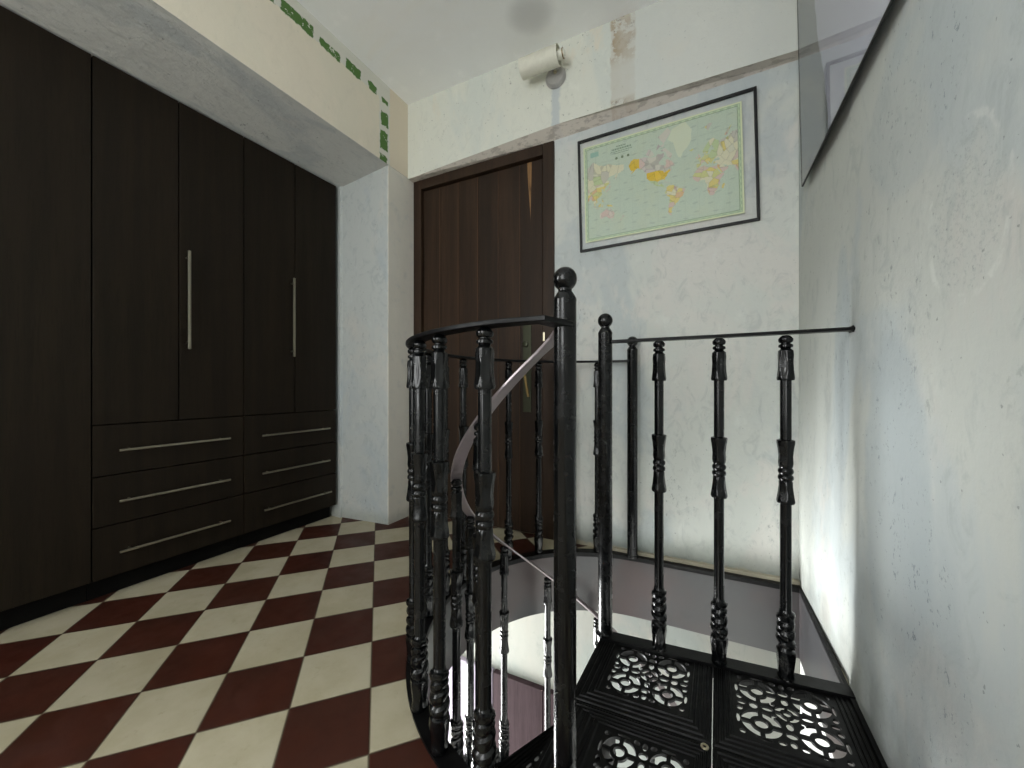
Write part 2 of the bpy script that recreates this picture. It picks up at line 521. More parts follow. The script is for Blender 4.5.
M_FRAMEW = plain('white_window_frame', rgb(220, 220, 216), 0.5)

def glass_mat(name, ior=1.5, rough=0.0, tint=(1, 1, 1, 1)):
    t = NT(name)
    tr = t.n('ShaderNodeBsdfTransparent'); tr.inputs[0].default_value = tint
    gl = t.n('ShaderNodeBsdfGlossy'); gl.inputs['Roughness'].default_value = rough
    fr = t.n('ShaderNodeFresnel'); fr.inputs['IOR'].default_value = ior
    mx = t.n('ShaderNodeMixShader')
    gm = t.n('ShaderNodeNewGeometry')
    fac = t.math('MULTIPLY', fr.outputs[0], t.math('SUBTRACT', 1.0, gm.outputs['Backfacing']))
    t.l(fac, mx.inputs[0]); t.l(tr.outputs[0], mx.inputs[1]); t.l(gl.outputs[0], mx.inputs[2])
    t.l(mx.outputs[0], t.out.inputs['Surface'])
    return t.m
M_GLASS = glass_mat('clear_picture_glass')
M_WINGLASS = glass_mat('window_glass', 1.3)

# ------------------------------------------------------------------ stairwell outline (star-shaped about the stair axis)
def ray_to(u_dir, v_dir, lines):
    best = 1e9
    for (a, b, c) in lines:            # a*x + b*y = c
        den = a * u_dir + b * v_dir
        if abs(den) < 1e-9: continue
        tt = (c - a * CX - b * CY) / den
        if tt > 1e-6: best = min(best, tt)
    return best

LAND_NEAR = 0.645
def well_r(ph, inner):
    du, dv = -sin(radians(ph)), -cos(radians(ph))
    back = 0.05 if inner else 0.02
    right = XR - (0.012 if inner else 0.001)
    near = LAND_NEAR + (0.0 if inner else -0.012)
    circ = 0.608 if inner else 0.655
    line = ray_to(du, dv, [(-WALL_SLOPE, 1, 1.9545 - back), (1, 0, right), (0, 1, near)])
    p = ph % 360
    if p <= 158: 
        if p < 12: return min(line, circ) if p >= 4 else (line * (1 - p / 4) + min(line, circ) * (p / 4))
        return circ
    if p < 186:
        k = (p - 158) / 28.0; k = k * k * (3 - 2 * k)
        return circ * (1 - k) + line * k
    return line
cR = degrees(atan2(-(XR - CX), -(1.9545 + WALL_SLOPE * XR - CY))) % 360
PHS = sorted(set([i * 3.0 for i in range(120)] +
                 [degrees(atan2(-(XR - 0.012 - CX), -(vb(XR, 0.05) - CY))) % 360, degrees(atan2(-(XR - 0.001 - CX), -(vb(XR, 0.02) - CY))) % 360,
                  degrees(atan2(-(XR - 0.012 - CX), -(LAND_NEAR - CY))) % 360, degrees(atan2(-(XR - 0.001 - CX), -(LAND_NEAR - 0.012 - CY))) % 360]))
def wellpt(ph, inner):
    r = well_r(ph, inner)
    return (CX - r * sin(radians(ph)), CY - r * cos(radians(ph)))

# ------------------------------------------------------------------ structure: floor slab with the opening
def build_floor():
    lines = [(1, 0, XL), (1, 0, XR + 0.02), (0, 1, YN - 0.02), (-WALL_SLOPE, 1, 1.9545 + 0.02)]
    corners = [(XL, YN - 0.02), (XR + 0.02, YN - 0.02), (XL, vb(XL, -0.02)), (XR + 0.02, vb(XR, -0.02))]
    phs = sorted(set(PHS + [degrees(atan2(-(x - CX), -(y - CY))) % 360 for x, y in corners]))
    n = len(phs)
    vs, fs, mi = [], [], []
    for z in (0.0, -0.28):
        for p in phs:
            x, y = wellpt(p, False); vs.append((x, y, z))
        for p in phs:
            du, dv = -sin(radians(p)), -cos(radians(p))
            r = max(ray_to(du, dv, lines), well_r(p, False) + 0.0005)
            vs.append((CX + du * r, CY + dv * r, z))
    m = MB()
    T, B = 0, 2 * n
    for i in range(n):
        j = (i + 1) % n
        fs.append([T + i, T + j, T + n + j, T + n + i]); mi.append(0)
        fs.append([B + i, B + n + i, B + n + j, B + j]); mi.append(1)
        fs.append([T + i, B + i, B + j, T + j]); mi.append(1)
        fs.append([T + n + i, T + n + j, B + n + j, B + n + i]); mi.append(1)
    m.v, m.f, m.mi = vs, fs, mi
    o = m.build('floor', [M_FLOOR, M_PLAIN], smooth=False)
    return tag(o, 'upper floor of dark red and cream chequered cement tiles laid diagonally', 'floor', kind='structure')
build_floor()

def quadbox(name, poly, z0, z1, mat, label, cat):
    o = MB().prism(poly, z0, z1).build(name, mat, smooth=False)
    return tag(o, label, cat, kind='structure')

# back wall with a door opening; local x runs along the wall from the right corner, local y is depth
BACK_ORIGIN = (XR, vb(XR), 0)
def on_back(o):
    o.location = BACK_ORIGIN
    o.rotation_euler = (0, 0, WRZ)
    return o
CW = cos(WRZ)
def bx(u): return (u - XR) / CW             # local x on the back wall from room x
DX0, DX1, DTOP = bx(-1.718), bx(-0.742), 2.203
m = MB()
m.box((bx(XL), 0, -0.28), (DX0, 0.2, CEIL + 0.1)).box((DX1, 0, -0.28), (0.1, 0.2, CEIL + 0.1)).box((DX0, 0, DTOP), (DX1, 0.2, CEIL + 0.1)).box((DX0, 0.075, -0.28), (DX1, 0.2, DTOP))
tag(on_back(m.build('wall_back', M_WALLB, smooth=False)), 'weathered white and blue-grey plaster wall holding the door and the map', 'wall', kind='structure')

YS = 1.362                                   # small step in the right wall at the landing's edge
quadbox('wall_right', [(XR, YN - 0.1), (XR + 0.2, YN - 0.1), (XR + 0.2, YS), (XR, YS)], -0.28, CEIL + 0.1, M_WALLR,
        'near stretch of scuffed grey-white plaster wall on the right', 'wall')
quadbox('wall_right_far', [(XR + 0.006, YS), (XR + 0.2, YS), (XR + 0.2, 2.1), (XR - 0.008, 2.1)], -0.28, CEIL + 0.1, M_WALLR,
        'far stretch of right-hand plaster wall beside the stairwell opening', 'wall')
SY0, SY1, SZ0, SZ1 = -1.62, -0.72, 0.75, 2.08
m = MB()
for lo, hi in [((XL - .15, YN - .1, -.28), (XL, SY0, CEIL + .1)), ((XL - .15, SY1, -.28), (XL, 2.0, CEIL + .1)), ((XL - .15, SY0, -.28), (XL, SY1, SZ0)), ((XL - .15, SY0, SZ1), (XL, SY1, CEIL + .1))]:
    m.box(lo, hi)
tag(m.build('wall_left', M_PLAIN, smooth=False), 'plain white wall behind the wardrobes, with a window beyond them', 'wall', kind='structure')
win = tag(empty('window_3', (XL - 0.07, (SY0 + SY1) / 2, SZ0)), 'white framed side window beyond the wardrobes', 'window', kind='structure')
m = MB(); w2 = (SY1 - SY0) / 2; hh = SZ1 - SZ0
for lo, hi in [((-.03, -w2, 0), (.03, w2, .05)), ((-.03, -w2, hh - .05), (.03, w2, hh)), ((-.03, -w2, .05), (.03, -w2 + .05, hh - .05)), ((-.03, w2 - .05, .05), (.03, w2, hh - .05))]:
    m.box(lo, hi, 0.004)
m.build('window_frame', M_FRAMEW, win)
# wall behind the camera, with a wide window
m = MB()
WX0, WX1, WZ0, WZ1 = -1.05, -0.05, 0.55, 2.35
for lo, hi in [((XL, YN - 0.2, -0.28), (WX0, YN, CEIL + 0.1)), ((WX1, YN - 0.2, -0.28), (XR + 0.2, YN, CEIL + 0.1)),
               ((WX0, YN - 0.2, -0.28), (WX1, YN, WZ0)), ((WX0, YN - 0.2, WZ1), (WX1, YN, CEIL + 0.1))]:
    m.box(lo, hi)
tag(m.build('wall_near', M_PLAIN, smooth=False), 'plain white wall with the window behind the viewer', 'wall', kind='structure')
win = tag(empty('window_1', ((WX0 + WX1) / 2, YN - 0.08, WZ0)), 'white framed window behind the viewer', 'window', kind='structure')
m = MB(); w2 = (WX1 - WX0) / 2; hh = WZ1 - WZ0
for lo, hi in [((-w2, -.03, 0), (w2, .03, .05)), ((-w2, -.03, hh - .05), (w2, .03, hh)), ((-w2, -.03, .05), (-w2 + .05, .03, hh - .05)), ((w2 - .05, -.03, .05), (w2, .03, hh - .05)), ((-.025, -.025, .05), (.025, .025, hh - .05))]:
    m.box(lo, hi, 0.004)
m.build('window_frame', M_FRAMEW, win)
MB().box((-w2 + .05, -.004, .05), (w2 - .05, .004, hh - .05)).build('window_pane', M_WINGLASS, win, smooth=False)

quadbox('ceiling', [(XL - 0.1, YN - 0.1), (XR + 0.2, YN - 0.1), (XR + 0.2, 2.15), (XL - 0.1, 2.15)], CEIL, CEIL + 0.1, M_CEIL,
        'flat off-white ceiling with a faint painted shadow of the wall lamp', 'ceiling')

# back beam over door and map
m = MB()
xa, xm, xb = bx(-1.722), bx(-0.74), 0.01
for (x0, f0, b0, x1, f1, b1) in ((xa, 2.198, 2.199, xm, 2.249, 2.209), (xm, 2.249, 2.209, xb, 2.242, 2.246)):
    m.add([(x0, -0.062, f0), (x1, -0.062, f1), (x1, 0.0, b1), (x0, 0.0, b0), (x0, -0.062, CEIL + .02), (x1, -0.062, CEIL + .02), (x1, 0.0, CEIL + .02), (x0, 0.0, CEIL + .02)],
          [[0, 1, 5, 4], [0, 3, 2, 1], [4, 5, 6, 7], [2, 3, 7, 6]])
o = on_back(m.build('beam_back', M_BEAMB, smooth=False))
tag(o, 'pale scraped plaster beam across the top of the door wall', 'beam', kind='structure')

# left beam above the wardrobes, with sloping soffit
m = MB()
xs, xw = -1.72, -2.1
zw = 2.203 - 0.172 * (xs - xw)
prof = [(xs, 2.203), (xs, CEIL + 0.02), (XL, CEIL + 0.02), (XL, zw), (xw, zw)]
ya, yb = YN - 0.05, 1.99
n = len(prof)
vs = [(x, ya, z) for x, z in prof] + [(x, yb, z) for x, z in prof]
fs = [list(range(n)), [n + i for i in range(n)][::-1]]
m.add(vs, fs, 0)
for i in range(n):
    j = (i + 1) % n
    m.add([vs[i], vs[j], vs[n + j], vs[n + i]], [[0, 1, 2, 3]], 1 if i in (3, 4) else 0)
tag(m.build('beam_left', [M_BEAML, M_SOFFIT], smooth=False), 'cream beam with a flaking green stencilled band, above the wardrobes', 'beam', kind='structure')

# pillar between wardrobe and door
m = MB().prism([(-1.722, 1.655), (-1.722, 1.99), (XL, 1.99), (XL, 1.60), (-2.09, 1.600), (-2.085, 1.612)], -0.02, 2.3)
tag(m.build('pillar', M_PILLAR, smooth=False), 'white and blue-grey plaster pillar between the wardrobes and the door', 'pillar', kind='structure')

# beige stone edge along the foot of the back wall
m = MB().box((bx(-0.42), -0.022, -0.02), (bx(XR - 0.005), 0.002, 0.022), 0.004)
tag(on_back(m.build('trim_1', M_TRIM)), 'low beige edging strip at the foot of the wall behind the stairwell', 'trim', kind='structure')

# steel rim plate and fascia of the stairwell
m = MB()
n = len(PHS)
I = [wellpt(p, True) for p in PHS]; O = [wellpt(p, False) for p in PHS]
for (za, zb) in [(0.008, -0.012)]:
    vs = [(x, y, za) for x, y in I] + [(x, y, za) for x, y in O] + [(x, y, zb) for x, y in I] + [(x, y, zb) for x, y in O]
    fs = []
    for i in range(n):
        j = (i + 1) % n
        fs += [[i, j, n + j, n + i], [2 * n + i, 3 * n + i, 3 * n + j, 2 * n + j], [i, 2 * n + i, 2 * n + j, j], [n + i, n + j, 3 * n + j, 3 * n + i]]
    m.add(vs, fs)
trim = tag(m.build('trim_2', M_RAIL, smooth=False), 'black steel rim plate around the stairwell opening with its grey fascia', 'trim', kind='structure')
m = MB()
J = [(x + 0.004 * sin(radians(p)) * 0, y) for (x, y), p in zip(I, PHS)]
out = [(CX + (x - CX) * 1.012, CY + (y - CY) * 1.012) for x, y in I]
vs = [(x, y, -0.0125) for x, y in J] + [(x, y, -0.285) for x, y in J] + [(x, y, -0.0125) for x, y in out] + [(x, y, -0.285) for x, y in out]
fs = []
for i in range(n):
    j = (i + 1) % n
    fs += [[i, n + i, n + j, j], [2 * n + i, 2 * n + j, 3 * n + j, 3 * n + i], [n + i, 3 * n + i, 3 * n + j, n + j]]
m.add(vs, fs)
m.build('fascia', M_FASCIA, trim, ang=40)

# ------------------------------------------------------------------ lower room
LZ = -2.9; LXL = -2.72; LYN = -1.6
quadbox('floor_lower', [(LXL, LYN), (XR + 0.1, LYN), (XR + 0.1, 2.1), (LXL, 2.1)], LZ - 0.1, LZ, M_LOWFLOOR, 'pale floor of the room below the stairwell', 'floor')
m = MB().box((bx(LXL), 0.0, LZ), (0.1, 0.15, -0.28))
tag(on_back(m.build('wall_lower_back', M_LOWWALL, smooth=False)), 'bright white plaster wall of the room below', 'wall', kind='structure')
quadbox('wall_lower_right', [(XR, LYN), (XR + 0.15, LYN), (XR + 0.15, 2.1), (XR, 2.1)], LZ, -0.28, M_PLAIN, 'white right-hand wall of the room below', 'wall')
quadbox('wall_lower_near', [(LXL, LYN - 0.15), (XR + 0.1, LYN - 0.15), (XR + 0.1, LYN), (LXL, LYN)], LZ, -0.28, M_PLAIN, 'white near wall of the room below', 'wall')
LWY0, LWY1, LWZ0, LWZ1 = 0.55, 1.8, LZ + 0.06, -1.0
m = MB()
for lo, hi in [((LXL - .15, LYN, LZ), (LXL, LWY0, -.28)), ((LXL - .15, LWY1, LZ), (LXL, 2.1, -.28)), ((LXL - .15, LWY0, LZ), (LXL, LWY1, LWZ0)), ((LXL - .15, LWY0, LWZ1), (LXL, LWY1, -.28))]:
    m.box(lo, hi)
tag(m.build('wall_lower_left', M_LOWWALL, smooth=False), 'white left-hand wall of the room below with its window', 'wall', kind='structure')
win = tag(empty('window_2', (LXL - 0.07, (LWY0 + LWY1) / 2, LWZ0)), 'window of the room below', 'window', kind='structure')
m = MB(); w2 = (LWY1 - LWY0) / 2; hh = LWZ1 - LWZ0
for lo, hi in [((-.03, -w2, 0), (.03, w2, .05)), ((-.03, -w2, hh - .05), (.03, w2, hh)), ((-.03, -w2, .05), (.03, -w2 + .05, hh - .05)), ((-.03, w2 - .05, .05), (.03, w2, hh - .05))]:
    m.box(lo, hi, 0.004)
m.build('window_frame', M_FRAMEW, win)
# plum-brown door leaves against the lower back wall
dl = tag(empty('door_2', BACK_ORIGIN, WRZ), 'plum-brown boarded door in the room below, seen through the stairwell', 'door', kind='structure')
m = MB().box((bx(-1.108), -0.035, LZ + 0.01), (bx(-0.8), -0.001, -0.83), 0.003).box((bx(-0.796), -0.035, LZ + 0.01), (bx(-0.60), -0.001, -0.83), 0.003)
m.build('door_leaf', M_PURPLE, dl)
m = MB().box((bx(-1.62), -0.03, LZ + 0.01), (bx(-1.116), -0.001, -0.83), 0.003)
tag(m.build('door_leaf', M_LILAC, dl), 'glossy leaf with its reflection painted pale lilac')

# ------------------------------------------------------------------ upper door
door = tag(empty('door_1', BACK_ORIGIN, WRZ), 'dark brown boarded wooden door beside the pillar', 'door', kind='structure')
m = MB()
fwL, fwR, fwT = 0.062, 0.066, 0.062
for lo, hi in [((DX0, -0.012, 0.0), (DX0 + fwL, 0.07, DTOP)), ((DX1 - fwR, -0.012, 0.0), (DX1, 0.07, DTOP)), ((DX0 + fwL, -0.012, DTOP - fwT), (DX1 - fwR, 0.07, DTOP))]:
    m.box(lo, hi, 0.004)
m.build('door_frame', M_DOORF, door)
m = MB()
lx0, lx1 = DX0 + fwL + 0.003, DX1 - fwR - 0.009
nb = 6
for k in range(nb):
    a = lx0 + (lx1 - lx0) * k / nb; b = lx0 + (lx1 - lx0) * (k + 1) / nb
    m.box((a + 0.0004, 0.012, 0.006), (b - 0.0004, 0.055, DTOP - fwT - 0.006), 0.0025)
m.build('door_leaf', M_DOOR, door)
MB().box((lx0, 0.058, 0.006), (DX1 - fwR, 0.07, DTOP - fwT)).build('door_rebate', M_CARC, door, smooth=False)
for z in (1.867, 0.35):
    h = MB().lathe([(0, 0.0065), (0.02, 0.0065), (0.021, 0.0058), (0.04, 0.0058), (0.041, 0.0065), (0.061, 0.0065)], 14, Matrix.Translation((bx(-1.668), 0.004, z - 0.03)))
    tag(h.build('hinge', M_BRASS, door), 'brass hinge')
lk = MB().box((bx(-0.935), 0.006, 0.70), (bx(-0.885), 0.013, 1.20), 0.002).build('lock_plate', M_BRONZE, door)
m = MB().lathe([(0, 0.017), (0.012, 0.017), (0.014, 0.013)], 20, Matrix.Translation((bx(-0.918), 0.008, 1.09)) @ Matrix.Rotation(radians(90), 4, 'X'))
m.build('keyhole_boss', M_BRONZE, lk)
m = MB()
px = bx(-0.912)
m.lathe([(0, 0.011), (0.045, 0.009)], 16, Matrix.Translation((px, 0.008, 0.955)) @ Matrix.Rotation(radians(90), 4, 'X'))
m.sweep([(px, -0.04, 0.955), (px + 0.006, -0.046, 0.93), (px + 0.018, -0.046, 0.87), (px + 0.032, -0.044, 0.79)], [(-.006, -.004), (.006, -.004), (.007, 0), (.006, .004), (-.006, .004), (-.007, 0)], up=(0, 1, 0))
tag(m.build('lever_handle', M_BRASS, door), 'brass lever hanging down')
MB().box((bx(-0.807), -0.015, 1.10), (bx(-0.795), -0.006, 1.15), 0.002).build('strike_plate', M_BRIGHT, door)

# ------------------------------------------------------------------ wardrobes
XW = -2.1
def handle_v(parent, y, z0, z1):
    m = MB()
    m.box((XW + 0.022, y - 0.006, z0), (XW + 0.032, y + 0.006, z1), 0.003)
    for z in (z0 + 0.03, z1 - 0.03):
        m.tube([(XW - 0.001, y, z), (XW + 0.024, y, z)], 0.0045)
    return tag(m.build('handle', M_STEEL, parent), 'brushed steel bar handle')
def handle_h(parent, y0, y1, z):
    m = MB()
    m.box((XW + 0.022, y0, z - 0.005), (XW + 0.030, y1, z + 0.005), 0.003)
    for y in (y0 + 0.035, y1 - 0.035):
        m.tube([(XW - 0.001, y, z), (XW + 0.024, y, z)], 0.0045)
    return tag(m.build('handle', M_STEEL, parent), 'brushed steel bar handle')
def wardrobe(y0, y1, label, doors, drawers, end=False):
    r = empty('wardrobe', (0, 0, 0))
    tag(r, label, 'wardrobe', 'built-in wardrobes along the left wall')
    g = 0.0022
    m = MB()
    m.box((XL + 0.02, y0 + 0.001, 0.088), (XW - 0.024, y1 - 0.001, 2.12))
    m.build('carcass', M_CARC, r, smooth=False)
    MB().box((XL + 0.02, y0 + 0.001, 0.002), (XW - 0.062, y1 - 0.001, 0.088)).build('plinth', M_CARC, r, smooth=False)
    for (a, b, z0, z1, h) in doors:
        d = MB().box((XW - 0.022, a + g, z0 + g), (XW, b - g, z1 - g), 0.0018).build('door', M_WENGE, r)
        if h: handle_v(d, h, 1.017, 1.464)
    for (a, b, z0, z1, hz, ha, hb) in drawers:
        d = MB().box((XW - 0.022, a + g, z0 + g), (XW, b - g, z1 - g), 0.0018).build('drawer', M_WENGEH, r)
        handle_h(d, ha, hb, hz)
    return r
TOP = 2.132
wardrobe(-0.55, 0.512, 'tall plain dark brown wardrobe at the left edge with full-height doors and no drawers',
         [(-0.55, -0.02, 0.088, TOP, None), (-0.02, 0.512, 0.088, TOP, None)], [])
wardrobe(0.512, 1.043, 'middle dark brown wardrobe, two doors over three wide drawers',
         [(0.512, 0.778, 0.697, TOP, None), (0.778, 1.043, 0.697, TOP, 0.806)],
         [(0.512, 1.043, 0.494, 0.697, 0.593, 0.580, 0.972), (0.512, 1.043, 0.295, 0.494, 0.389, 0.580, 0.972), (0.512, 1.043, 0.088, 0.295, 0.186, 0.580, 0.972)])
wardrobe(1.043, 1.578, 'dark brown wardrobe next to the white pillar, two doors over three drawers',
         [(1.043, 1.31, 0.697, TOP, 1.288), (1.31, 1.578, 0.697, TOP, None)],
         [(1.043, 1.578, 0.494, 0.697, 0.587, 1.118, 1.518), (1.043, 1.578, 0.295, 0.494, 0.387, 1.118, 1.518), (1.043, 1.578, 0.088, 0.295, 0.19, 1.128, 1.528)])

# ------------------------------------------------------------------ wall lamp on the beam
lamp = tag(empty('wall_lamp', (-0.709, vb(-0.709, 0.062) , 2.493), WRZ), 'white cylinder wall lamp on a grey disc, mounted on the beam', 'lamp')
RX = Matrix.Rotation(radians(90), 4, 'X')
m = MB().lathe([(0.0, 0.054), (0.010, 0.056), (0.018, 0.054), (0.026, 0.046), (0.028, 0.0)], 36, RX)
m.build('base', M_LAMPBASE, lamp)
m = MB().lathe([(0.026, 0.009), (0.034, 0.009), (0.036, 0.006), (0.0365, 0)], 18, Matrix.Translation((0.004, 0, 0.012)) @ RX)
m.build('screw_knob', M_BRIGHT, lamp)
MB().tube([(-0.012, -0.02, 0.018), (-0.012, -0.05, 0.025), (-0.014, -0.06, 0.026)], 0.008).build('arm', M_LAMPBASE, lamp)
RY = Matrix.Rotation(radians(90), 4, 'Y')
m = MB()
ro, ri, L = 0.047, 0.044, 0.19
ns = 40
vs, fs = [], []
for (r, x) in [(ro, -0.158), (ro, 0.046), (ri, 0.046), (ri, -0.158)]:
    for k in range(ns):
        a = 2 * pi * k / ns
        vs.append((x, r * cos(a) - 0.098, r * sin(a) + 0.031))
for q in range(4):
    for k in range(ns):
        k2 = (k + 1) % ns
        fs.append([q * ns + k, q * ns + k2, ((q + 1) % 4) * ns + k2, ((q + 1) % 4) * ns + k])
m.add(vs, fs)
m.build('lamp_shade', M_LAMPWHITE, lamp)
m = MB().lathe([(-0.14, 0.016), (-0.135, 0.021), (0.066, 0.021), (0.071, 0.016)], 20, Matrix.Translation((0.004, -0.098, 0.031)) @ RY)
b = m.build('bulb', M_BULB, lamp)
m = MB().lathe([(0.062, 0.0235), (0.067, 0.0235)], 20, Matrix.Translation((0.004, -0.098, 0.031)) @ RY)
m.build('bulb_collar', M_BRASS, b)
# ------------------------------------------------------------------ framed world map
MAPC = (-0.199, 1.869)
mp = empty('framed_map', (MAPC[0], vb(MAPC[0]), MAPC[1]))
mp.rotation_euler = (0, radians(-1.35), WRZ)
tag(mp, 'old mint-green world map in a thin black frame, hung slightly crooked above the stairwell', 'map')
fw, fh, fb = 0.404, 0.297, 0.0115
m = MB()
for lo, hi in [((-fw, -0.016, -fh), (-fw + fb, -0.003, fh)), ((fw - fb, -0.016, -fh), (fw, -0.003, fh)),
               ((-fw + fb, -0.016, fh - fb), (fw - fb, -0.003, fh)), ((-fw + fb, -0.016, -fh), (fw - fb, -0.003, -fh + fb))]:
    m.box(lo, hi, 0.0015)
m.build('frame', M_BLACKFRAME, mp)
MB().box((-fw + fb, -0.0125, -fh + fb), (fw - fb, -0.0115, fh - fb)).build('glass_pane', M_GLASS, mp, smooth=False)

LAND = {
 'alaska': [(-168,66),(-162,70),(-155,71.3),(-141,70),(-141,60),(-137,58.5),(-133,55.5),(-131,55),(-137,58),(-146,60.5),(-152,59),(-158,56),(-164,54.5),(-157,58.5),(-162,59),(-165,62)],
 'canada': [(-141,70),(-128,70.5),(-115,68.5),(-102,68),(-95,70),(-90,69),(-82,69.5),(-81,67),(-87,64),(-94,61),(-94,58.5),(-88,56.5),(-82,55),(-80,51.5),(-78.5,52.5),(-79,55),(-77,57),(-78,62),(-73,62),(-69,60),(-65,59),(-62,56.5),(-57,53),(-59,50),(-66,50),(-64,46),(-61,46.5),(-66,43.8),(-70,46),(-75,45),(-82,42.5),(-84,46.5),(-95,49),(-123,49),(-128,51.5),(-131,55),(-137,59),(-141,60)],
 'arctic1': [(-125,72),(-118,75.5),(-108,73),(-105,69.5),(-116,69)], 'arctic2': [(-100,73),(-95,77),(-85,74),(-80,76),(-95,80.5),(-72,83),(-64,81.5),(-78,77.5)], 'baffin': [(-89,72),(-80,73.7),(-70,70),(-62,66.5),(-66,62.5),(-73,64.5),(-78,70)],
 'usa': [(-124.5,48.5),(-123,49),(-95,49),(-84,46.5),(-82,42.5),(-75,45),(-70,46.5),(-67,44.5),(-70.5,42),(-74,40),(-76,35.5),(-81,31.5),(-80.3,26),(-82.5,29),(-90,29.5),(-97,27),(-99.5,27),(-104,30),(-108,31.5),(-115,32.5),(-118,34),(-122,37),(-124,41)],
 'mexico': [(-117,32.5),(-108,31.5),(-104,30),(-97.5,26),(-97.5,21),(-94.5,18),(-91,19),(-87,21.4),(-88,17.5),(-83.5,15),(-83.5,10),(-79.5,9.5),(-77.5,8),(-82,8),(-86,11),(-92,14.5),(-97,15.7),(-105,20),(-109,25.5),(-113,31),(-110,24),(-113,27)],
 'cuba': [(-84.5,22),(-80,23),(-74.5,20.2),(-78,20)], 'hisp': [(-74,19.5),(-69,19.3),(-70,18),(-74,18.2)],
 'greenland': [(-73,78),(-62,82),(-32,83.5),(-18,80),(-19,74),(-26,70),(-38,65.5),(-43,60),(-48,61),(-53.5,67),(-55,70),(-60,75.5)],
 'iceland': [(-24,65.5),(-15,66.3),(-14,64.7),(-20,63.5)], 'svalbard': [(11,79),(20,80.3),(27,80),(18,77)],
 'southam': [(-77.5,8),(-72,12),(-62,10.5),(-57,6),(-51,4.5),(-50,0),(-44,-2.5),(-35,-5.5),(-37,-11),(-39,-17),(-41,-22),(-48,-25.5),(-49,-29),(-54,-34.5),(-58,-34.5),(-57,-38),(-62,-39.5),(-65,-43),(-67.5,-46.5),(-66,-49),(-69,-52),(-66,-55),(-72,-53),(-75,-48),(-73.5,-42),(-73.5,-37),(-71.5,-30),(-70.3,-18.5),(-76,-14),(-81,-6),(-80.5,-2),(-78,2)],
 'africa': [(-6,35.8),(10,37.2),(11,33.5),(20,31),(32,31.3),(34.5,28),(37.5,20),(43,12),(51,12),(46,4),(40,-3.5),(40.5,-14.5),(35,-20),(32.8,-27),(27,-33.8),(18.5,-34.3),(15,-27),(12,-17.5),(13.5,-9),(9,-1),(9.5,4),(4,6.3),(-7.5,4.4),(-13,8.5),(-17.3,14.7),(-17,21),(-13,27.5),(-9.5,31)],
 'madag': [(49,-12.5),(50.3,-16),(47,-25),(43.7,-23),(44.5,-17)],
 'europe': [(-9.3,43),(-1.7,43.4),(-1,46),(-4.5,48.3),(1.5,50.2),(4,52),(8.5,54),(8.3,57),(10.5,57.5),(11,54.2),(19,54.5),(21,57),(24,59),(30,60),(25,65.5),(21.5,63),(17,61),(18.5,59.5),(16,56.3),(12.8,55.6),(11,59),(7,58),(5,61),(12,66),(20,70),(28,71),(40,67.5),(44,66),(40,64.5),(46,68),(60,69),(68,72.5),(73,72),(80,73),(100,77),(113,74),(130,72),(140,73),(160,70),(180,69),(180,65),(178,62.5),(164,60),(162,56.5),(157,51),(156,57),(163,62),(155,59.5),(143,59),(135,54.5),(141,52),(140,47.5),(132,43),(127.5,39.5),(129,35.5),(126.3,34.8),(125,39.5),(121.5,40.5),(118,39),(122.5,37),(119.5,35),(122,30),(118,24.5),(110,21),(106.5,19),(109,12),(105,8.7),(100.5,13.3),(103.3,2),(101,3),(98.3,9),(97.5,16.5),(94.3,16.5),(91,22.5),(87,21),(80.3,15),(79.8,10.3),(77.5,8.2),(73,17),(72.5,21),(67,25),(57,26.5),(50,30),(48.5,30),(52,24.5),(56.5,26),(59.5,22.5),(55,17),(45,12.8),(42.5,16),(39,21.5),(35,28.5),(36,36.5),(27.5,37),(27,40.5),(41.5,41.5),(38.5,47),(33.5,45),(30.5,46.3),(28,43),(24,40.5),(23,37),(19.5,41),(13.5,45.3),(18.3,40),(16,38),(12,42),(8.5,44.3),(3.2,43),(-0.3,39),(-5.5,36.1),(-9,37.2)],
 'britain': [(-5.5,50),(1,51.2),(0,53.5),(-2,56),(-4,58.6),(-6,57.5),(-3,54)], 'ireland': [(-10,52),(-6,52.3),(-6,55),(-9.5,54.2)],
 'novaya': [(52,71),(58,74.5),(68,77),(57,70.6)],
 'japan': [(130.5,31.5),(132,34),(136,35.7),(140,38),(141.5,43.5),(145,43.5),(142,39),(140.5,35.2),(135.5,33.6)], 'sakhalin': [(142.5,46.5),(142.3,54),(144,49)],
 'phil': [(120.5,18.5),(122,17),(124,12.5),(126,7),(122,9),(120.3,14)], 'borneo': [(109.3,1.5),(115,5),(118.8,4.7),(117.5,0.5),(116,-4),(110.5,-2.5)], 'sumatra': [(95.5,5.5),(104,-1),(105.8,-5.8),(101,-3)], 'java': [(105.5,-6.5),(114,-7.7),(114,-8.5),(106.5,-7.4)], 'celebes': [(119.5,1),(125,1.5),(121,-1),(122.5,-5),(119.7,-5)], 'newguinea': [(131.5,-1),(138,-1.8),(145,-4.5),(150.5,-10.3),(143,-8.5),(138,-8.3),(133,-4)],
 'australia': [(114,-22),(122,-18),(129,-15),(131,-12),(136.5,-12),(136,-15.5),(140.5,-17.5),(142.5,-11),(146,-18.5),(150.5,-22.5),(153.3,-28),(150,-37.3),(144.5,-38.5),(140,-37.8),(136,-34.8),(131.5,-31.5),(124,-33),(118,-35),(115,-33.8)],
 'tasm': [(145,-41),(148,-41),(147,-43.5)], 'nz1': [(173,-34.7),(178.3,-37.8),(175.3,-41.5),(173.8,-39)], 'nz2': [(172.7,-40.7),(174.2,-41.8),(169.5,-46.5),(166.7,-46)], 'ceylon': [(80,9.6),(81.8,7),(80.3,6)],
}
def hexc(r, g, b): return (s2l(r / 255), s2l(g / 255), s2l(b / 255))
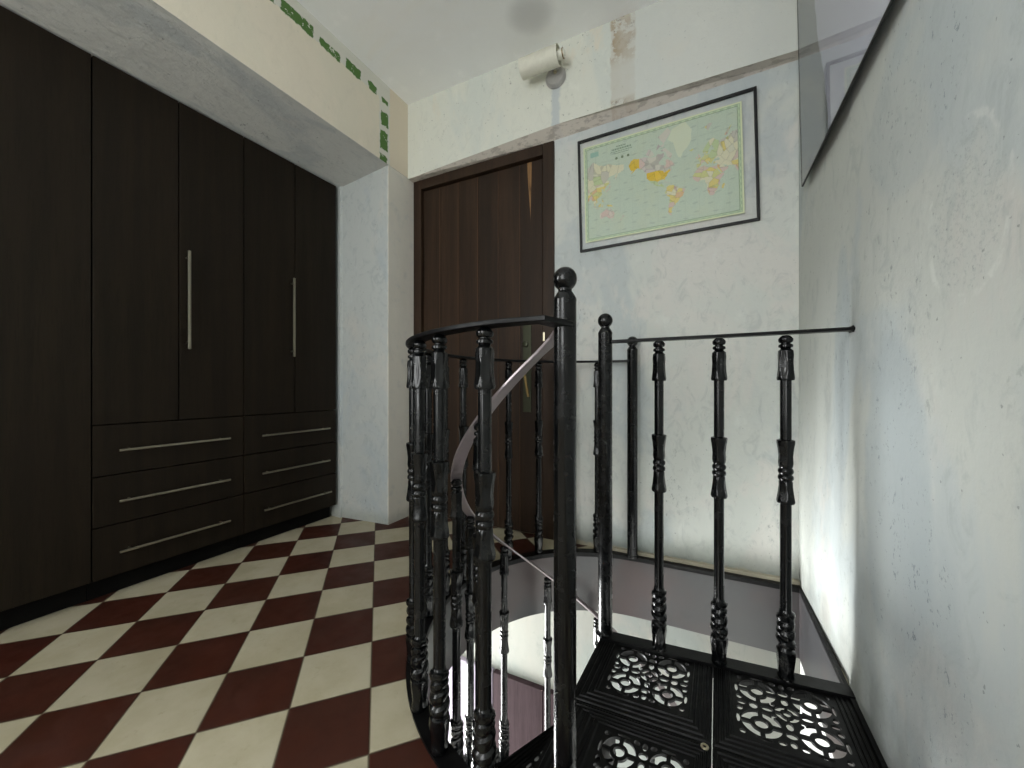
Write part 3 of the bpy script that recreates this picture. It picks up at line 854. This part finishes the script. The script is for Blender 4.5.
SEA, SEA2 = hexc(192, 206, 188), hexc(183, 199, 183)
def in_poly(x, y, P):
    c = False
    j = len(P) - 1
    for i in range(len(P)):
        xi, yi = P[i]; xj, yj = P[j]
        if (yi > y) != (yj > y) and x < (xj - xi) * (y - yi) / (yj - yi) + xi:
            c = not c
        j = i
    return c
BB = {k: (min(p[0] for p in v), max(p[0] for p in v), min(p[1] for p in v), max(p[1] for p in v)) for k, v in LAND.items()}
rs = random.Random(3); rs2 = random.Random(4)
SEEDS = [(rs.uniform(-180, 180), rs.uniform(-58, 76)) for _ in range(330)]
PINK, PALE, YEL, OLIVE, GREY, PEACH, GRN = (hexc(214, 186, 178), hexc(222, 216, 186), hexc(226, 206, 112), hexc(206, 206, 130), hexc(196, 190, 180), hexc(222, 178, 130), hexc(188, 206, 150))
def land_color(key, lon, lat):
    d1 = d2 = 1e9; bi = 0
    for i, (a, b) in enumerate(SEEDS):
        d = (a - lon) ** 2 + 1.6 * (b - lat) ** 2
        if d < d1: d2, d1, bi = d1, d, i
        elif d < d2: d2 = d
    edge = (sqrt(d2) - sqrt(d1)) < 0.9
    q = bi % 7
    if key in ('alaska', 'usa'):
        c = hexc(224, 190, 62) if key == 'usa' or lat > 52 else PALE
        return tuple(x * (0.72 if edge else 0.94 + 0.1 * (q % 2)) for x in c)
    if key in ('canada', 'arctic1', 'arctic2', 'baffin'): c = [PINK, GREY, hexc(206, 194, 190), GREY, PINK, hexc(210, 204, 192), GREY][q]
    elif key == 'greenland': return hexc(208, 216, 192)
    elif key in ('australia', 'tasm', 'nz1', 'nz2'): c = [PINK, hexc(216, 200, 192), PINK, hexc(220, 206, 196), PINK, PINK, GREY][q]
    elif key == 'southam': c = [YEL, PALE, OLIVE, YEL, PEACH, PINK, PALE][q]
    elif key == 'africa': c = [PINK, PALE, YEL, OLIVE, PINK, PEACH, GREY][q]
    elif key == 'mexico': c = [GRN, YEL, OLIVE][q % 3]
    elif key == 'europe':
        if lon > 60 and lat > 50: c = [PALE, GREY, PALE, hexc(214, 212, 190), PALE, PALE, GRN][q]
        elif lon < 40 and lat > 35: c = [YEL, OLIVE, PINK, GRN, YEL, PALE, OLIVE][q]
        elif lat < 45 and 95 < lon: c = [YEL, OLIVE, YEL, PALE, PEACH, YEL, PALE][q]
        elif lon < 95 and lat < 34: c = [PEACH, PINK, PEACH, YEL, PINK, PALE, PINK][q]
        else: c = [PALE, YEL, GREY, PALE, OLIVE, PALE, PINK][q]
    else: c = [YEL, PALE, PEACH, OLIVE, PINK, GREY, YEL][q]
    m = rs2.random() * 0.3
    c = tuple(a * (1 - m) + b * m for a, b in zip(c, SEA2))
    return tuple(x * (0.74 if edge else 0.98) for x in c)
def draw_map():
    NX, NZ = 300, 214
    x0, x1, z0, z1 = -0.374, 0.347, -0.252, 0.254
    me = bpy.data.meshes.new('map_print')
    vs = [(x0 + (x1 - x0) * i / NX, -0.009, z0 + (z1 - z0) * j / NZ) for j in range(NZ + 1) for i in range(NX + 1)]
    fs = [(j * (NX + 1) + i, j * (NX + 1) + i + 1, (j + 1) * (NX + 1) + i + 1, (j + 1) * (NX + 1) + i) for j in range(NZ) for i in range(NX)]
    nb = len(vs)
    vs += [(x, -0.007, z) for x, z in ((x0, z0), (x1, z0), (x1, z1), (x0, z1))]
    fs += [(nb, nb + 3, nb + 2, nb + 1)]
    cn = [0, NX, (NZ + 1) * (NX + 1) - 1, NZ * (NX + 1)]
    for a in range(4):
        b = (a + 1) % 4
        fs.append((cn[a], nb + a, nb + b, cn[b]))
    me.from_pydata(vs, [], fs)
    rr = random.Random(5)
    cols = []
    # title lines, three roundels and the cartouche in the corner, too small to read
    glyph = {}
    for j in range(NZ):
        fz = 1 - (j + 0.5) / NZ
        for i in range(NX):
            fx = (i + 0.5) / NX
            e = min(fx * 1.4, (1 - fx) * 1.4, fz, 1 - fz)
            if e < 0.012: c = hexc(214, 222, 186)
            elif e < 0.018: c = hexc(160, 182, 150)
            elif e < 0.034: c = hexc(192, 212, 176) if (i // 6 + j // 6) % 2 else hexc(168, 190, 160)
            elif e < 0.038: c = hexc(128, 150, 124)
            else:
                gx = (fx - 0.045) / 0.91
                lon = 90.0 + gx * 342.0
                my = (0.643 - fz) / 0.215
                lat = degrees(2 * atan(exp(my)) - pi / 2)
                ll = (lon + 180) % 360 - 180
                key = None
                if 0.045 < fx < 0.955 or True:
                    for k, P in LAND.items():
                        b = BB[k]
                        if b[0] <= ll <= b[1] and b[2] <= lat <= b[3] and in_poly(ll, lat, P):
                            key = k; break
                if key: c = land_color(key, ll, lat)
                else:
                    h = rr.random()
                    c = SEA if h > 0.25 else SEA2
                    w = sin(i * 0.11 + 3 * sin(j * 0.05)) * sin(j * 0.35 + sin(i * 0.04))
                    if w > 0.86: c = tuple(q * 0.9 for q in SEA2)
                    if i % 25 == 0 or abs((lat + 90) % 15 - 7.5) > 7.2: c = tuple(q * 0.93 for q in c)
                    if 0.17 < fx < 0.36:
                        for (za, zb, xa, xb) in ((0.075, 0.088, 0.235, 0.30), (0.098, 0.118, 0.20, 0.335), (0.127, 0.136, 0.19, 0.345), (0.145, 0.153, 0.215, 0.32)):
                            if za < fz < zb and xa < fx < xb and (i * 7 + int(fz * 40)) % 5 < 3: c = hexc(108, 134, 112)
                        for xc in (0.235, 0.275, 0.315):
                            if ((fx - xc) * 1.4) ** 2 + (fz - 0.2) ** 2 < 0.00016: c = hexc(104, 124, 96)
                    if 0.05 < fx < 0.11 and 0.075 < fz < 0.125: c = hexc(150, 186, 172)
            cols.append(c)
    at = me.color_attributes.new('ink', 'FLOAT_COLOR', 'CORNER')
    buf = []
    for c in cols: buf += [c[0], c[1], c[2], 1.0] * 4
    rest = len(me.loops) - len(cols) * 4
    buf += [0.6, 0.62, 0.5, 1.0] * rest
    at.data.foreach_set('color', buf)
    t = NT('printed_map_paper')
    a = t.n('ShaderNodeAttribute'); a.attribute_name = 'ink'
    age = t.ramp(t.noise(9, 4), 0.4, 0.75)
    c = t.mix(t.math('MULTIPLY', age, 0.18), a.outputs['Color'], rgb(206, 204, 160))
    t.fin(c, 0.7, 0.2)
    me.materials.append(t.m)
    o = bpy.data.objects.new('map_print', me)
    COL.objects.link(o)
    o.parent = mp
    return o
draw_map()

# ------------------------------------------------------------------ glossy panel held off the right wall
PV1, PL, PH, LEAN = 1.794, 0.45, 0.93, radians(1.1)
pc = empty('framed_picture', (0.333, PV1 - PL, 1.622))
tag(pc, 'large glossy glazed picture with thin dark edge, high on the right-hand wall', 'picture')
ML = Matrix.Rotation(-LEAN, 4, 'Y')
m = MB()
for lo, hi in [((-0.005, -PL, 0), (0.001, -PL + 0.004, PH)), ((-0.005, PL - 0.004, 0), (0.001, PL, PH)), ((-0.005, -PL + .004, 0), (0.001, PL - .004, 0.004)), ((-0.005, -PL + .004, PH - 0.004), (0.001, PL - .004, PH))]:
    m.box(lo, hi, 0.0008, M=ML)
m.build('frame', M_BLACKFRAME, pc)
tP = NT('lilac_reflection_print')
_, yy, zz = tP.sep()
edge = tP.math('ADD', tP.math('ADD', yy, tP.math('MULTIPLY', zz, -0.22)), tP.math('MULTIPLY', tP.noise(3.5, 3), 0.16))
ca = tP.mix(tP.ramp(edge, 0.17, 0.18), rgb(186, 188, 202), rgb(132, 136, 138))  # lilac and grey fields paint in the reflected wall and beam
M_PRINT = tP.fin(ca, 0.7, 0.1)
MB().box((-0.002, -PL + 0.004, 0.004), (0.001, PL - 0.004, PH - 0.004), M=ML).build('print', M_PRINT, pc, smooth=False)
MB().box((-0.0045, -PL + 0.004, 0.004), (-0.003, PL - 0.004, PH - 0.004), M=ML).build('glass_pane', glass_mat('reflective_picture_glass', 1.7), pc, smooth=False)
for y in (-0.25, 0.25):
    MB().box((0.0005, y - 0.02, 0.45), (XR - 0.333 - 0.0095, y + 0.02, 0.52), 0.002).build('wall_bracket', M_BLACKFRAME, pc)

# ------------------------------------------------------------------ cast baluster
LOBE = (6, 0)
def baluster_mesh(H=0.965, lobed=True, n=30):
    s = H / 0.965
    tr = 0.0138
    P = []
    def a(z, r, tl=0, la=0): P.append((z * s, r if r in (tr, 0.0085, 0.0112, 0.0118, 0.0128) else tr + (r - 0.0128) * 1.12 + 0.0006, tl, la))
    # foot
    a(0.0, 0.0165); a(0.004, 0.0185); a(0.012, 0.0185); a(0.016, 0.0168)
    a(0.03, 0.0172, 0, .06); a(0.055, 0.0192, 0, .07); a(0.07, 0.0205, 0, .06); a(0.080, 0.020); a(0.085, 0.0155, .002)
    # twisted knot
    for zc, rr in ((0.104, 0.0215), (0.130, 0.0205), (0.153, 0.0195), (0.175, 0.0205)):
        a(zc - 0.011, 0.0145, .006); a(zc - 0.007, rr * 0.94, .007); a(zc, rr, .007); a(zc + 0.006, rr * 0.94, .007); a(zc + 0.010, 0.0148, .005)
    a(0.192, 0.0135); a(0.194, tr, 0, .03)
    # shaft, middle spindle
    a(0.492, tr, 0, .03); a(0.493, 0.0186); a(0.498, 0.0198, 0, .03); a(0.503, 0.019, 0, .05); a(0.52, 0.0162, 0, .08); a(0.54, 0.0145, 0, .07); a(0.553, 0.0150)
    a(0.556, 0.0135); a(0.560, 0.0165); a(0.565, 0.0172); a(0.570, 0.0160); a(0.573, 0.0135); a(0.578, 0.0160); a(0.583, 0.0172); a(0.588, 0.0160); a(0.592, 0.0135)
    a(0.596, 0.0152); a(0.605, 0.0158, 0, .06); a(0.625, 0.0146, 0, .08); a(0.648, 0.0168, 0, .07); a(0.664, 0.0196, 0, .04); a(0.670, 0.0196); a(0.6715, 0.0150); a(0.673, tr, 0, .03)
    # shaft, top bell, ring and ball
    a(0.838, tr, 0, .03); a(0.839, 0.0182); a(0.845, 0.0192, 0, .03); a(0.852, 0.0180, 0, .06); a(0.868, 0.0158, 0, .10); a(0.890, 0.0150, 0, .10); a(0.910, 0.0162, 0, .08); a(0.922, 0.0160, 0, .03); a(0.927, 0.0128)
    a(0.929, 0.0118); a(0.932, 0.0152); a(0.9355, 0.0158); a(0.939, 0.0150); a(0.942, 0.0112); a(0.9435, 0.0112)
    a(0.9455, 0.0140); a(0.950, 0.0160); a(0.9555, 0.0160); a(0.9605, 0.0138); a(0.965, 0.0085)
    return MB().lathe(P, n, lobes=LOBE)

def post_lathe(z0, z1, r, collar=True):
    """plain round post with chamfered shoulder; returns shaft MB and ball MB"""
    m = MB()
    P = [(z0, r + 0.004), (z0 + 0.010, r + 0.004), (z0 + 0.012, r)] if collar else [(z0, r)]
    P += [(z1 - 0.072, r), (z1 - 0.069, r * 1.03), (z1 - 0.065, r), (z1 - 0.054, r * 0.74), (z1 - 0.050, r * 0.60), (z1 - 0.043, r * 0.60)]
    m.lathe(P, 36)
    b = MB()
    rb = r * 1.06
    zc = z1 - rb
    b.lathe([(zc + rb * sin(radians(t)), max(rb * cos(radians(t)), 0.0006)) for t in range(-66, 91, 6)], 36)
    return m, b

def flat_section(w, h, c=0.0015):
    w /= 2; h /= 2
    return [(-w + c, -h), (w - c, -h), (w, -h + c), (w, h - c), (w - c, h), (-w + c, h), (-w, h - c), (-w, -h + c)]

# ------------------------------------------------------------------ pierced cast grating
def hole_field(x, y):
    """signed distance to the nearest hole (negative inside a hole), panel coordinates -1..1"""
    d = 9.0
    for cx, cy, k in ((-.52, -.52, 1.0), (.52, -.52, 1.0), (-.52, .52, 1.0), (.52, .52, 1.0), (0, 0, 0.62)):
        px, py = x - cx, y - cy
        r = sqrt(px * px + py * py) + 1e-6
        d = min(d, r - 0.125 * k)
        s2 = abs(2 * px * py) / r          # r*|sin 2a|
        d = min(d, max(abs(r - 0.29 * k) - 0.085 * k, 0.042 * k - s2 * 0.5 - 0.0))
    ax, ay = abs(x), abs(y)
    def ell(cx, cy, a, b, ang=0.0):
        px, py = ax - cx, ay - cy
        c, s = cos(ang), sin(ang)
        u, v = (px * c + py * s) / a, (-px * s + py * c) / b
        q = sqrt(u * u + v * v)
        return (q - 1) * min(a, b)
    d = min(d, ell(0, .37, .07, .115), ell(.37, 0, .115, .07))
    d = min(d, ell(0.0, .63, .105, .085), ell(.63, 0.0, .085, .105))
    d = min(d, ell(.19, .90, .075, .06, .25), ell(.90, .19, .06, .075, -.25))
    d = min(d, ell(.0, .86, .06, .09), ell(.86, .0, .09, .06))
    d = min(d, ell(.50, .945, .15, .035), ell(.945, .50, .035, .15))
    d = min(d, ell(.88, .88, .06, .06))
    d = min(d, ell(.26, .18, .05, .05))
    # keep a solid rim
    return max(d, -(0.985 - max(ax, ay)))

def grate(mb, Q, panel, z, th=0.006, N=96, ribs=(0.14, 0.36, 0.58, 0.80), mi=0):
    """Q: quad corners for (s,t)=(0,0),(1,0),(1,1),(0,1); panel (s0,s1,t0,t1) is pierced"""
    def P(s, t):
        return ((1 - s) * (1 - t) * Q[0][0] + s * (1 - t) * Q[1][0] + s * t * Q[2][0] + (1 - s) * t * Q[3][0],
                (1 - s) * (1 - t) * Q[0][1] + s * (1 - t) * Q[1][1] + s * t * Q[2][1] + (1 - s) * t * Q[3][1])
    s0, s1, t0, t1 = panel
    # solid border
    O = [P(0, 0), P(1, 0), P(1, 1), P(0, 1)]; I = [P(s0, t0), P(s1, t0), P(s1, t1), P(s0, t1)]
    vs = [(x, y, z) for x, y in O + I] + [(x, y, z - 0.0195) for x, y in O + I]
    fs = []
    for i in range(4):
        j = (i + 1) % 4
        fs += [[i, j, 4 + j, 4 + i], [8 + j, 8 + i, 12 + i, 12 + j], [i, 8 + i, 8 + j, j], [4 + i, 4 + j, 12 + j, 12 + i]]
    mb.add(vs, fs, mi)
    # concentric ribs
    def rect(k):
        return [P(s0 * k, t0 * k), P(1 - (1 - s1) * k, t0 * k), P(1 - (1 - s1) * k, 1 - (1 - t1) * k), P(s0 * k, 1 - (1 - t1) * k)]
    for k in ribs:
        A, B, C, D = rect(k - 0.075), rect(k - 0.04), rect(k + 0.04), rect(k + 0.075)
        vs = [(x, y, z - 0.0002) for x, y in A] + [(x, y, z + 0.0035) for x, y in B] + [(x, y, z + 0.0035) for x, y in C] + [(x, y, z - 0.0002) for x, y in D]
        fs = []
        for i in range(4):
            j = (i + 1) % 4
            for q in range(3):
                fs.append([q * 4 + i, q * 4 + j, q * 4 + 4 + j, q * 4 + 4 + i])
        mb.add(vs, fs, mi)
    # pierced panel by marching squares
    F = [[hole_field(2 * i / N - 1, 2 * j / N - 1) for i in range(N + 1)] for j in range(N + 1)]
    V, idx = [], {}
    def vert(key, s, t):
        if key not in idx:
            x, y = P(s0 + (s1 - s0) * s, t0 + (t1 - t0) * t)
            idx[key] = len(V) // 2
            V.append((x, y, z)); V.append((x, y, z - th))
        return idx[key]
    fs = []
    for j in range(N):
        for i in range(N):
            cs = [(i, j), (i + 1, j), (i + 1, j + 1), (i, j + 1)]
            f = [F[b][a] for a, b in cs]
            if max(f) <= 0: continue
            poly, cross = [], []
            for q in range(4):
                r = (q + 1) % 4
                if f[q] > 0:
                    poly.append(vert(('c',) + cs[q], cs[q][0] / N, cs[q][1] / N))
                if (f[q] > 0) != (f[r] > 0):
                    k = f[q] / (f[q] - f[r])
                    key = ('e',) + tuple(sorted((cs[q], cs[r])))
                    w = vert(key, (cs[q][0] + (cs[r][0] - cs[q][0]) * k) / N, (cs[q][1] + (cs[r][1] - cs[q][1]) * k) / N)
                    poly.append(w); cross.append((w, f[q] > 0))
            if len(poly) < 3: continue
            fs.append([2 * p for p in poly]); fs.append([2 * p + 1 for p in poly][::-1])
            if len(cross) == 2:
                (a, ia), (b, ib) = cross
                fs.append([2 * a, 2 * b, 2 * b + 1, 2 * a + 1])
            elif len(cross) == 4:
                for q in range(0, 4):
                    if cross[q][1]:
                        a, b = cross[q][0], cross[(q + 1) % 4][0]
                        fs.append([2 * a, 2 * b, 2 * b + 1, 2 * a + 1])
    mb.add(V, fs, mi)

# ------------------------------------------------------------------ spiral staircase
st = empty('spiral_staircase', (CX, CY, LZ))
tag(st, 'black cast-iron spiral staircase with pierced treads descending through the round floor opening', 'staircase')
def kid(o, parent=st):
    o.parent = parent
    o.matrix_parent_inverse = parent.matrix_world.inverted() if False else Matrix.Identity(4)
    return o
TOSTAIR = Matrix.Translation((-CX, -CY, -LZ))
sh, bl = post_lathe(LZ, 1.098, 0.0235)
sh.lathe([(-0.02, 0.027), (-0.004, 0.030), (0.004, 0.030), (0.012, 0.0245), (0.02, 0.0235)], 36)
def shift(mb, M):
    mb.v = [tuple(M @ Vector(p)) for p in mb.v]; return mb
TZ = Matrix.Translation((0, 0, -LZ))
colm = shift(sh, TZ).build('centre_column', M_COLUMN, st)
shift(bl, TZ).build('ball_finial', M_IRON, colm)

# landing of four pierced tiles
QA, QB, QE, QD = Vector((-0.315, 1.275)), Vector((XR - 0.002, 1.358)), Vector((XR - 0.002, 0.672)), Vector((-0.345, 0.652))
def LQ(s, t): return (QA * (1 - s) + QB * s) * (1 - t) + (QD * (1 - s) + QE * s) * t
land = empty('landing', (0, 0, 0)); land.parent = st
land.location = (-CX, -CY, -LZ)
PANEL = {(0, 0): (0.2, 0.83, 0.14, 0.78), (1, 0): (0.15, 0.85, 0.14, 0.80), (0, 1): (0.31, 0.89, 0.15, 0.80), (1, 1): (0.15, 0.81, 0.17, 0.80)}
for (i, j), pn in PANEL.items():
    e = 0.0016
    Q = [LQ(i * .5 + e, j * .5 + e), LQ(i * .5 + .5 - e, j * .5 + e), LQ(i * .5 + .5 - e, j * .5 + .5 - e), LQ(i * .5 + e, j * .5 + .5 - e)]
    mb = MB(); grate(mb, Q, pn, 0.0, N=110)
    mb.build('grating_tile', M_CAST, land, ang=40)
def strip_along(a, b, w, z0, z1, off=0.0):
    a, b = Vector(a), Vector(b)
    d = (b - a).normalized(); nrm = Vector((-d.y, d.x))
    p = [a + nrm * off, b + nrm * off, b + nrm * (off - w), a + nrm * (off - w)]
    return MB().prism([tuple(q) for q in p], z0, z1)
sb = strip_along(QA, QB, 0.046, 0.001, 0.011)
sb.build('edge_plate', M_RAIL, land, smooth=False)
m = MB()
for a, b in ((QA, QD), (QD, QE), (QE, QB), (QB, QA)):
    a, b = Vector(a), Vector(b)
    d = (b - a).normalized(); nr = Vector((-d.y, d.x))
    m.prism([tuple(a), tuple(b), tuple(b + nr * 0.012), tuple(a + nr * 0.012)], -0.055, -0.0195)
m.build('support_angle', M_CAST, land, smooth=False)
c = LQ(0.478, 0.515)
m = MB().lathe([(0.002, 0.0085), (0.005, 0.009), (0.0062, 0.0075), (0.0062, 0.0042), (0.003, 0.004)], 24, Matrix.Translation((c.x, c.y, 0)))
tag(m.build('bolt', M_BRIGHT, land), 'bright round bolt head')

# winding treads (local frame: on the axis, angle 0 towards the camera, turning clockwise)
STEP, RISE = 27.3, 0.2
def tp(r, ph): return (-r * sin(radians(ph)), -r * cos(radians(ph)))
mb = MB()
Q = [tp(0.075, -12), tp(0.575, -2.0), tp(0.575, STEP + 1.0), tp(0.075, STEP + 11)]
grate(mb, Q, (0.22, 0.86, 0.24, 0.76), 0.0, N=80)
for a, b in ((0, 1), (1, 2), (2, 3)):
    A, B = Vector(Q[a]), Vector(Q[b])
    d = (B - A).normalized(); nr = Vector((-d.y, d.x))
    if nr.dot(-(A + B) / 2 + Vector(tp(0.3, STEP / 2))) < 0: nr = -nr
    mb.prism([tuple(A), tuple(B), tuple(B + nr * 0.01), tuple(A + nr * 0.01)], -0.05, -0.019)
mb.prism([Q[0], Q[3], tp(0.022, 60), tp(0.022, -30)], -0.02, 0.0)
mb.lathe([(-RISE + 0.01, 0.034), (-0.02, 0.034), (0.0, 0.036), (0.003, 0.03)], 24)
tread0 = mb.build('tread', M_CAST, st, ang=40)
NT_ = 14
treads = []
for k in range(1, NT_ + 1):
    o = tread0 if k == 1 else tread0.copy()
    if k > 1: COL.objects.link(o)
    o.parent = st
    o.location = (0, 0, -RISE * k - LZ)
    o.rotation_euler = (0, 0, -radians(STEP * (k - 1)))
    treads.append(o)
RH = 0.503
def rail_z(ph): return 0.945 - ph * (RISE / STEP)
pb = [27.6 * k - 2.6 if k < 5 else STEP * k - 1.5 for k in range(1, NT_ + 1)]
bz = baluster_mesh(0.955)
b0 = None
for k, ph in enumerate(pb, 1):
    if b0 is None: b0 = o = bz.build('baluster', M_IRON, st)
    else:
        o = b0.copy(); COL.objects.link(o); o.parent = st
    p = tp(RH, ph)
    base = -RISE * k + 0.001
    o.location = (p[0], p[1], base - LZ)
    o.scale = (1, 1, (rail_z(ph) - 0.006 - base) / 0.955)
    o.rotation_euler = (0, 0, -radians(ph))
NEWEL = Vector((-0.2565, 0.7236))
pts = []
ph = -1.0
pts.append((NEWEL.x - CX - 0.008, NEWEL.y - CY + 0.018, rail_z(-4) - LZ))
while ph <= STEP * NT_:
    p = tp(RH, ph); pts.append((p[0], p[1], rail_z(ph) - LZ)); ph += 4.0
tag(MB().sweep(pts, flat_section(0.037, 0.007)).build('handrail', M_STAIRRAIL, st), 'twisting flat-bar handrail of the stair')

# ------------------------------------------------------------------ railing on the landing edge
lr = empty('landing_railing', (CX, CY, 0))
tag(lr, 'straight black railing with three balusters between the stair column and the right-hand wall', 'railing')
D = Vector((XR - 0.362 + 0.357, 1.330)) ; D = Vector((XR, 1.332))
A = Vector((CX, CY))
def lrp(x, y, z): return (x - CX, y - CY, z)
dd = (D - A).normalized()
MB().sweep([lrp(*(A + dd * 0.022), 1.0), lrp(*((A + D) / 2), 1.002), lrp(*(D - dd * 0.002), 1.006)], flat_section(0.036, 0.009)).build('handrail', M_RAIL, lr)
m = MB().box((-0.006, -0.014, -0.009), (0.0, 0.014, 0.009), 0.002, M=Matrix.Translation(lrp(D.x - 0.0005, D.y, 1.006)))
m.build('wall_bracket', M_RAIL, lr)
lb = baluster_mesh(0.984)
b1 = None
for (u, v) in ((-0.133, 1.266), (0.035, 1.283), (0.203, 1.308)):
    if b1 is None: b1 = o = lb.build('baluster', M_IRON, lr)
    else:
        o = b1.copy(); COL.objects.link(o); o.parent = lr
    o.location = lrp(u, v, 0.0112)
    o.rotation_euler = (0, 0, random.uniform(0, 1))

# ------------------------------------------------------------------ guard railing round the opening
gr = empty('guard_railing', (CX, CY, 0))
tag(gr, 'curved black balustrade guarding the round stairwell opening, starting at the tall ball-topped post', 'railing')
sh, bl = post_lathe(0.004, 1.094, 0.0232)
MT = Matrix.Translation((NEWEL.x - CX, NEWEL.y - CY, 0))
nw = shift(sh, MT).build('newel_post', M_IRON, gr)
shift(bl, MT).build('ball_finial', M_IRON, nw)
EP = Vector((-0.322, 1.893))
sh, bl = post_lathe(0.008, 1.095, 0.0245)
MT = Matrix.Translation((EP.x - CX, EP.y - CY, 0))
ep = shift(sh, MT).build('end_post', M_IRON, gr)
shift(bl, MT).build('ball_finial', M_IRON, ep)
RG = 0.634
pts = [(NEWEL.x - CX + 0.002, NEWEL.y - CY - 0.012, 0.974)]
ph = -2.0
pts = [pts[0], (NEWEL.x - CX - 0.016, NEWEL.y - CY - 0.085, 0.974)]
while ph <= 171:
    if ph >= 3:
        p = tp(RG, ph); pts.append((p[0], p[1], 0.974))
    ph += 3.0
pts.append((EP.x - CX - 0.01, EP.y - CY, 0.974))
MB().sweep(pts, flat_section(0.044, 0.010)).build('handrail', M_RAIL, gr)
gb = baluster_mesh(0.961)
b2 = None
for ph in (8.5, 22.5, 34.5, 51, 71, 83.5, 95.5, 108, 120.5, 135.5, 150, 163):
    if b2 is None: b2 = o = gb.build('baluster', M_IRON, gr)
    else:
        o = b2.copy(); COL.objects.link(o); o.parent = gr
    p = tp(RG, ph)
    o.location = (p[0], p[1], 0.008)
    o.rotation_euler = (0, 0, -radians(ph) + random.uniform(-0.3, 0.3))

# ------------------------------------------------------------------ light
def area(name, loc, rot, sx, sy, power, color):
    l = bpy.data.lights.new(name, 'AREA')
    l.shape = 'RECTANGLE'; l.size = sx; l.size_y = sy; l.energy = power; l.color = color
    o = bpy.data.objects.new(name, l); COL.objects.link(o)
    o.location = loc; o.rotation_euler = rot
    return o
# daylight in the window behind the viewer and in the window of the room below
area('window_daylight', ((WX0 + WX1) / 2, YN - 0.16, (WZ0 + WZ1) / 2), (radians(90), 0, 0), WX1 - WX0, WZ1 - WZ0, 60, (0.975, 0.995, 0.985))
area('side_window_daylight', (XL - 0.13, (SY0 + SY1) / 2, (SZ0 + SZ1) / 2), (radians(90), 0, radians(-90)), SY1 - SY0, SZ1 - SZ0, 88, (0.975, 0.995, 0.985))
area('lower_window_daylight', (LXL - 0.12, (LWY0 + LWY1) / 2, (LWZ0 + LWZ1) / 2), (radians(90), 0, radians(-90)), LWY1 - LWY0, LWZ1 - LWZ0, 640, (0.98, 1.0, 0.99))
w = bpy.data.worlds.new('daylight_sky'); SC.world = w
w.use_nodes = True
bg = w.node_tree.nodes['Background']
bg.inputs[0].default_value = (0.75, 0.85, 1.0, 1); bg.inputs[1].default_value = 0.6

# ------------------------------------------------------------------ camera
cam = bpy.data.cameras.new('camera')
cam.sensor_width = 36.0; cam.sensor_fit = 'HORIZONTAL'
cam.lens = 370.0 / 1024.0 * 36.0
cam.shift_y = 2.0 / 1024.0
cam.clip_start = 0.01
co = bpy.data.objects.new('camera', cam); COL.objects.link(co)
co.location = (0, 0, EYE)
co.rotation_euler = (radians(90), 0, TH)
SC.camera = co
SC.view_settings.view_transform = 'Standard'
SC.view_settings.look = 'None'
SC.view_settings.gamma = 1.0
SC.view_settings.use_curve_mapping = False
SC.view_settings.exposure = 0.02
try:
    SC.cycles.use_denoising = True
    SC.cycles.max_bounces = 10
    SC.cycles.diffuse_bounces = 6
    SC.cycles.transparent_max_bounces = 12
    SC.cycles.caustics_reflective = False
    SC.cycles.sample_clamp_indirect = 6.0
except Exception:
    pass
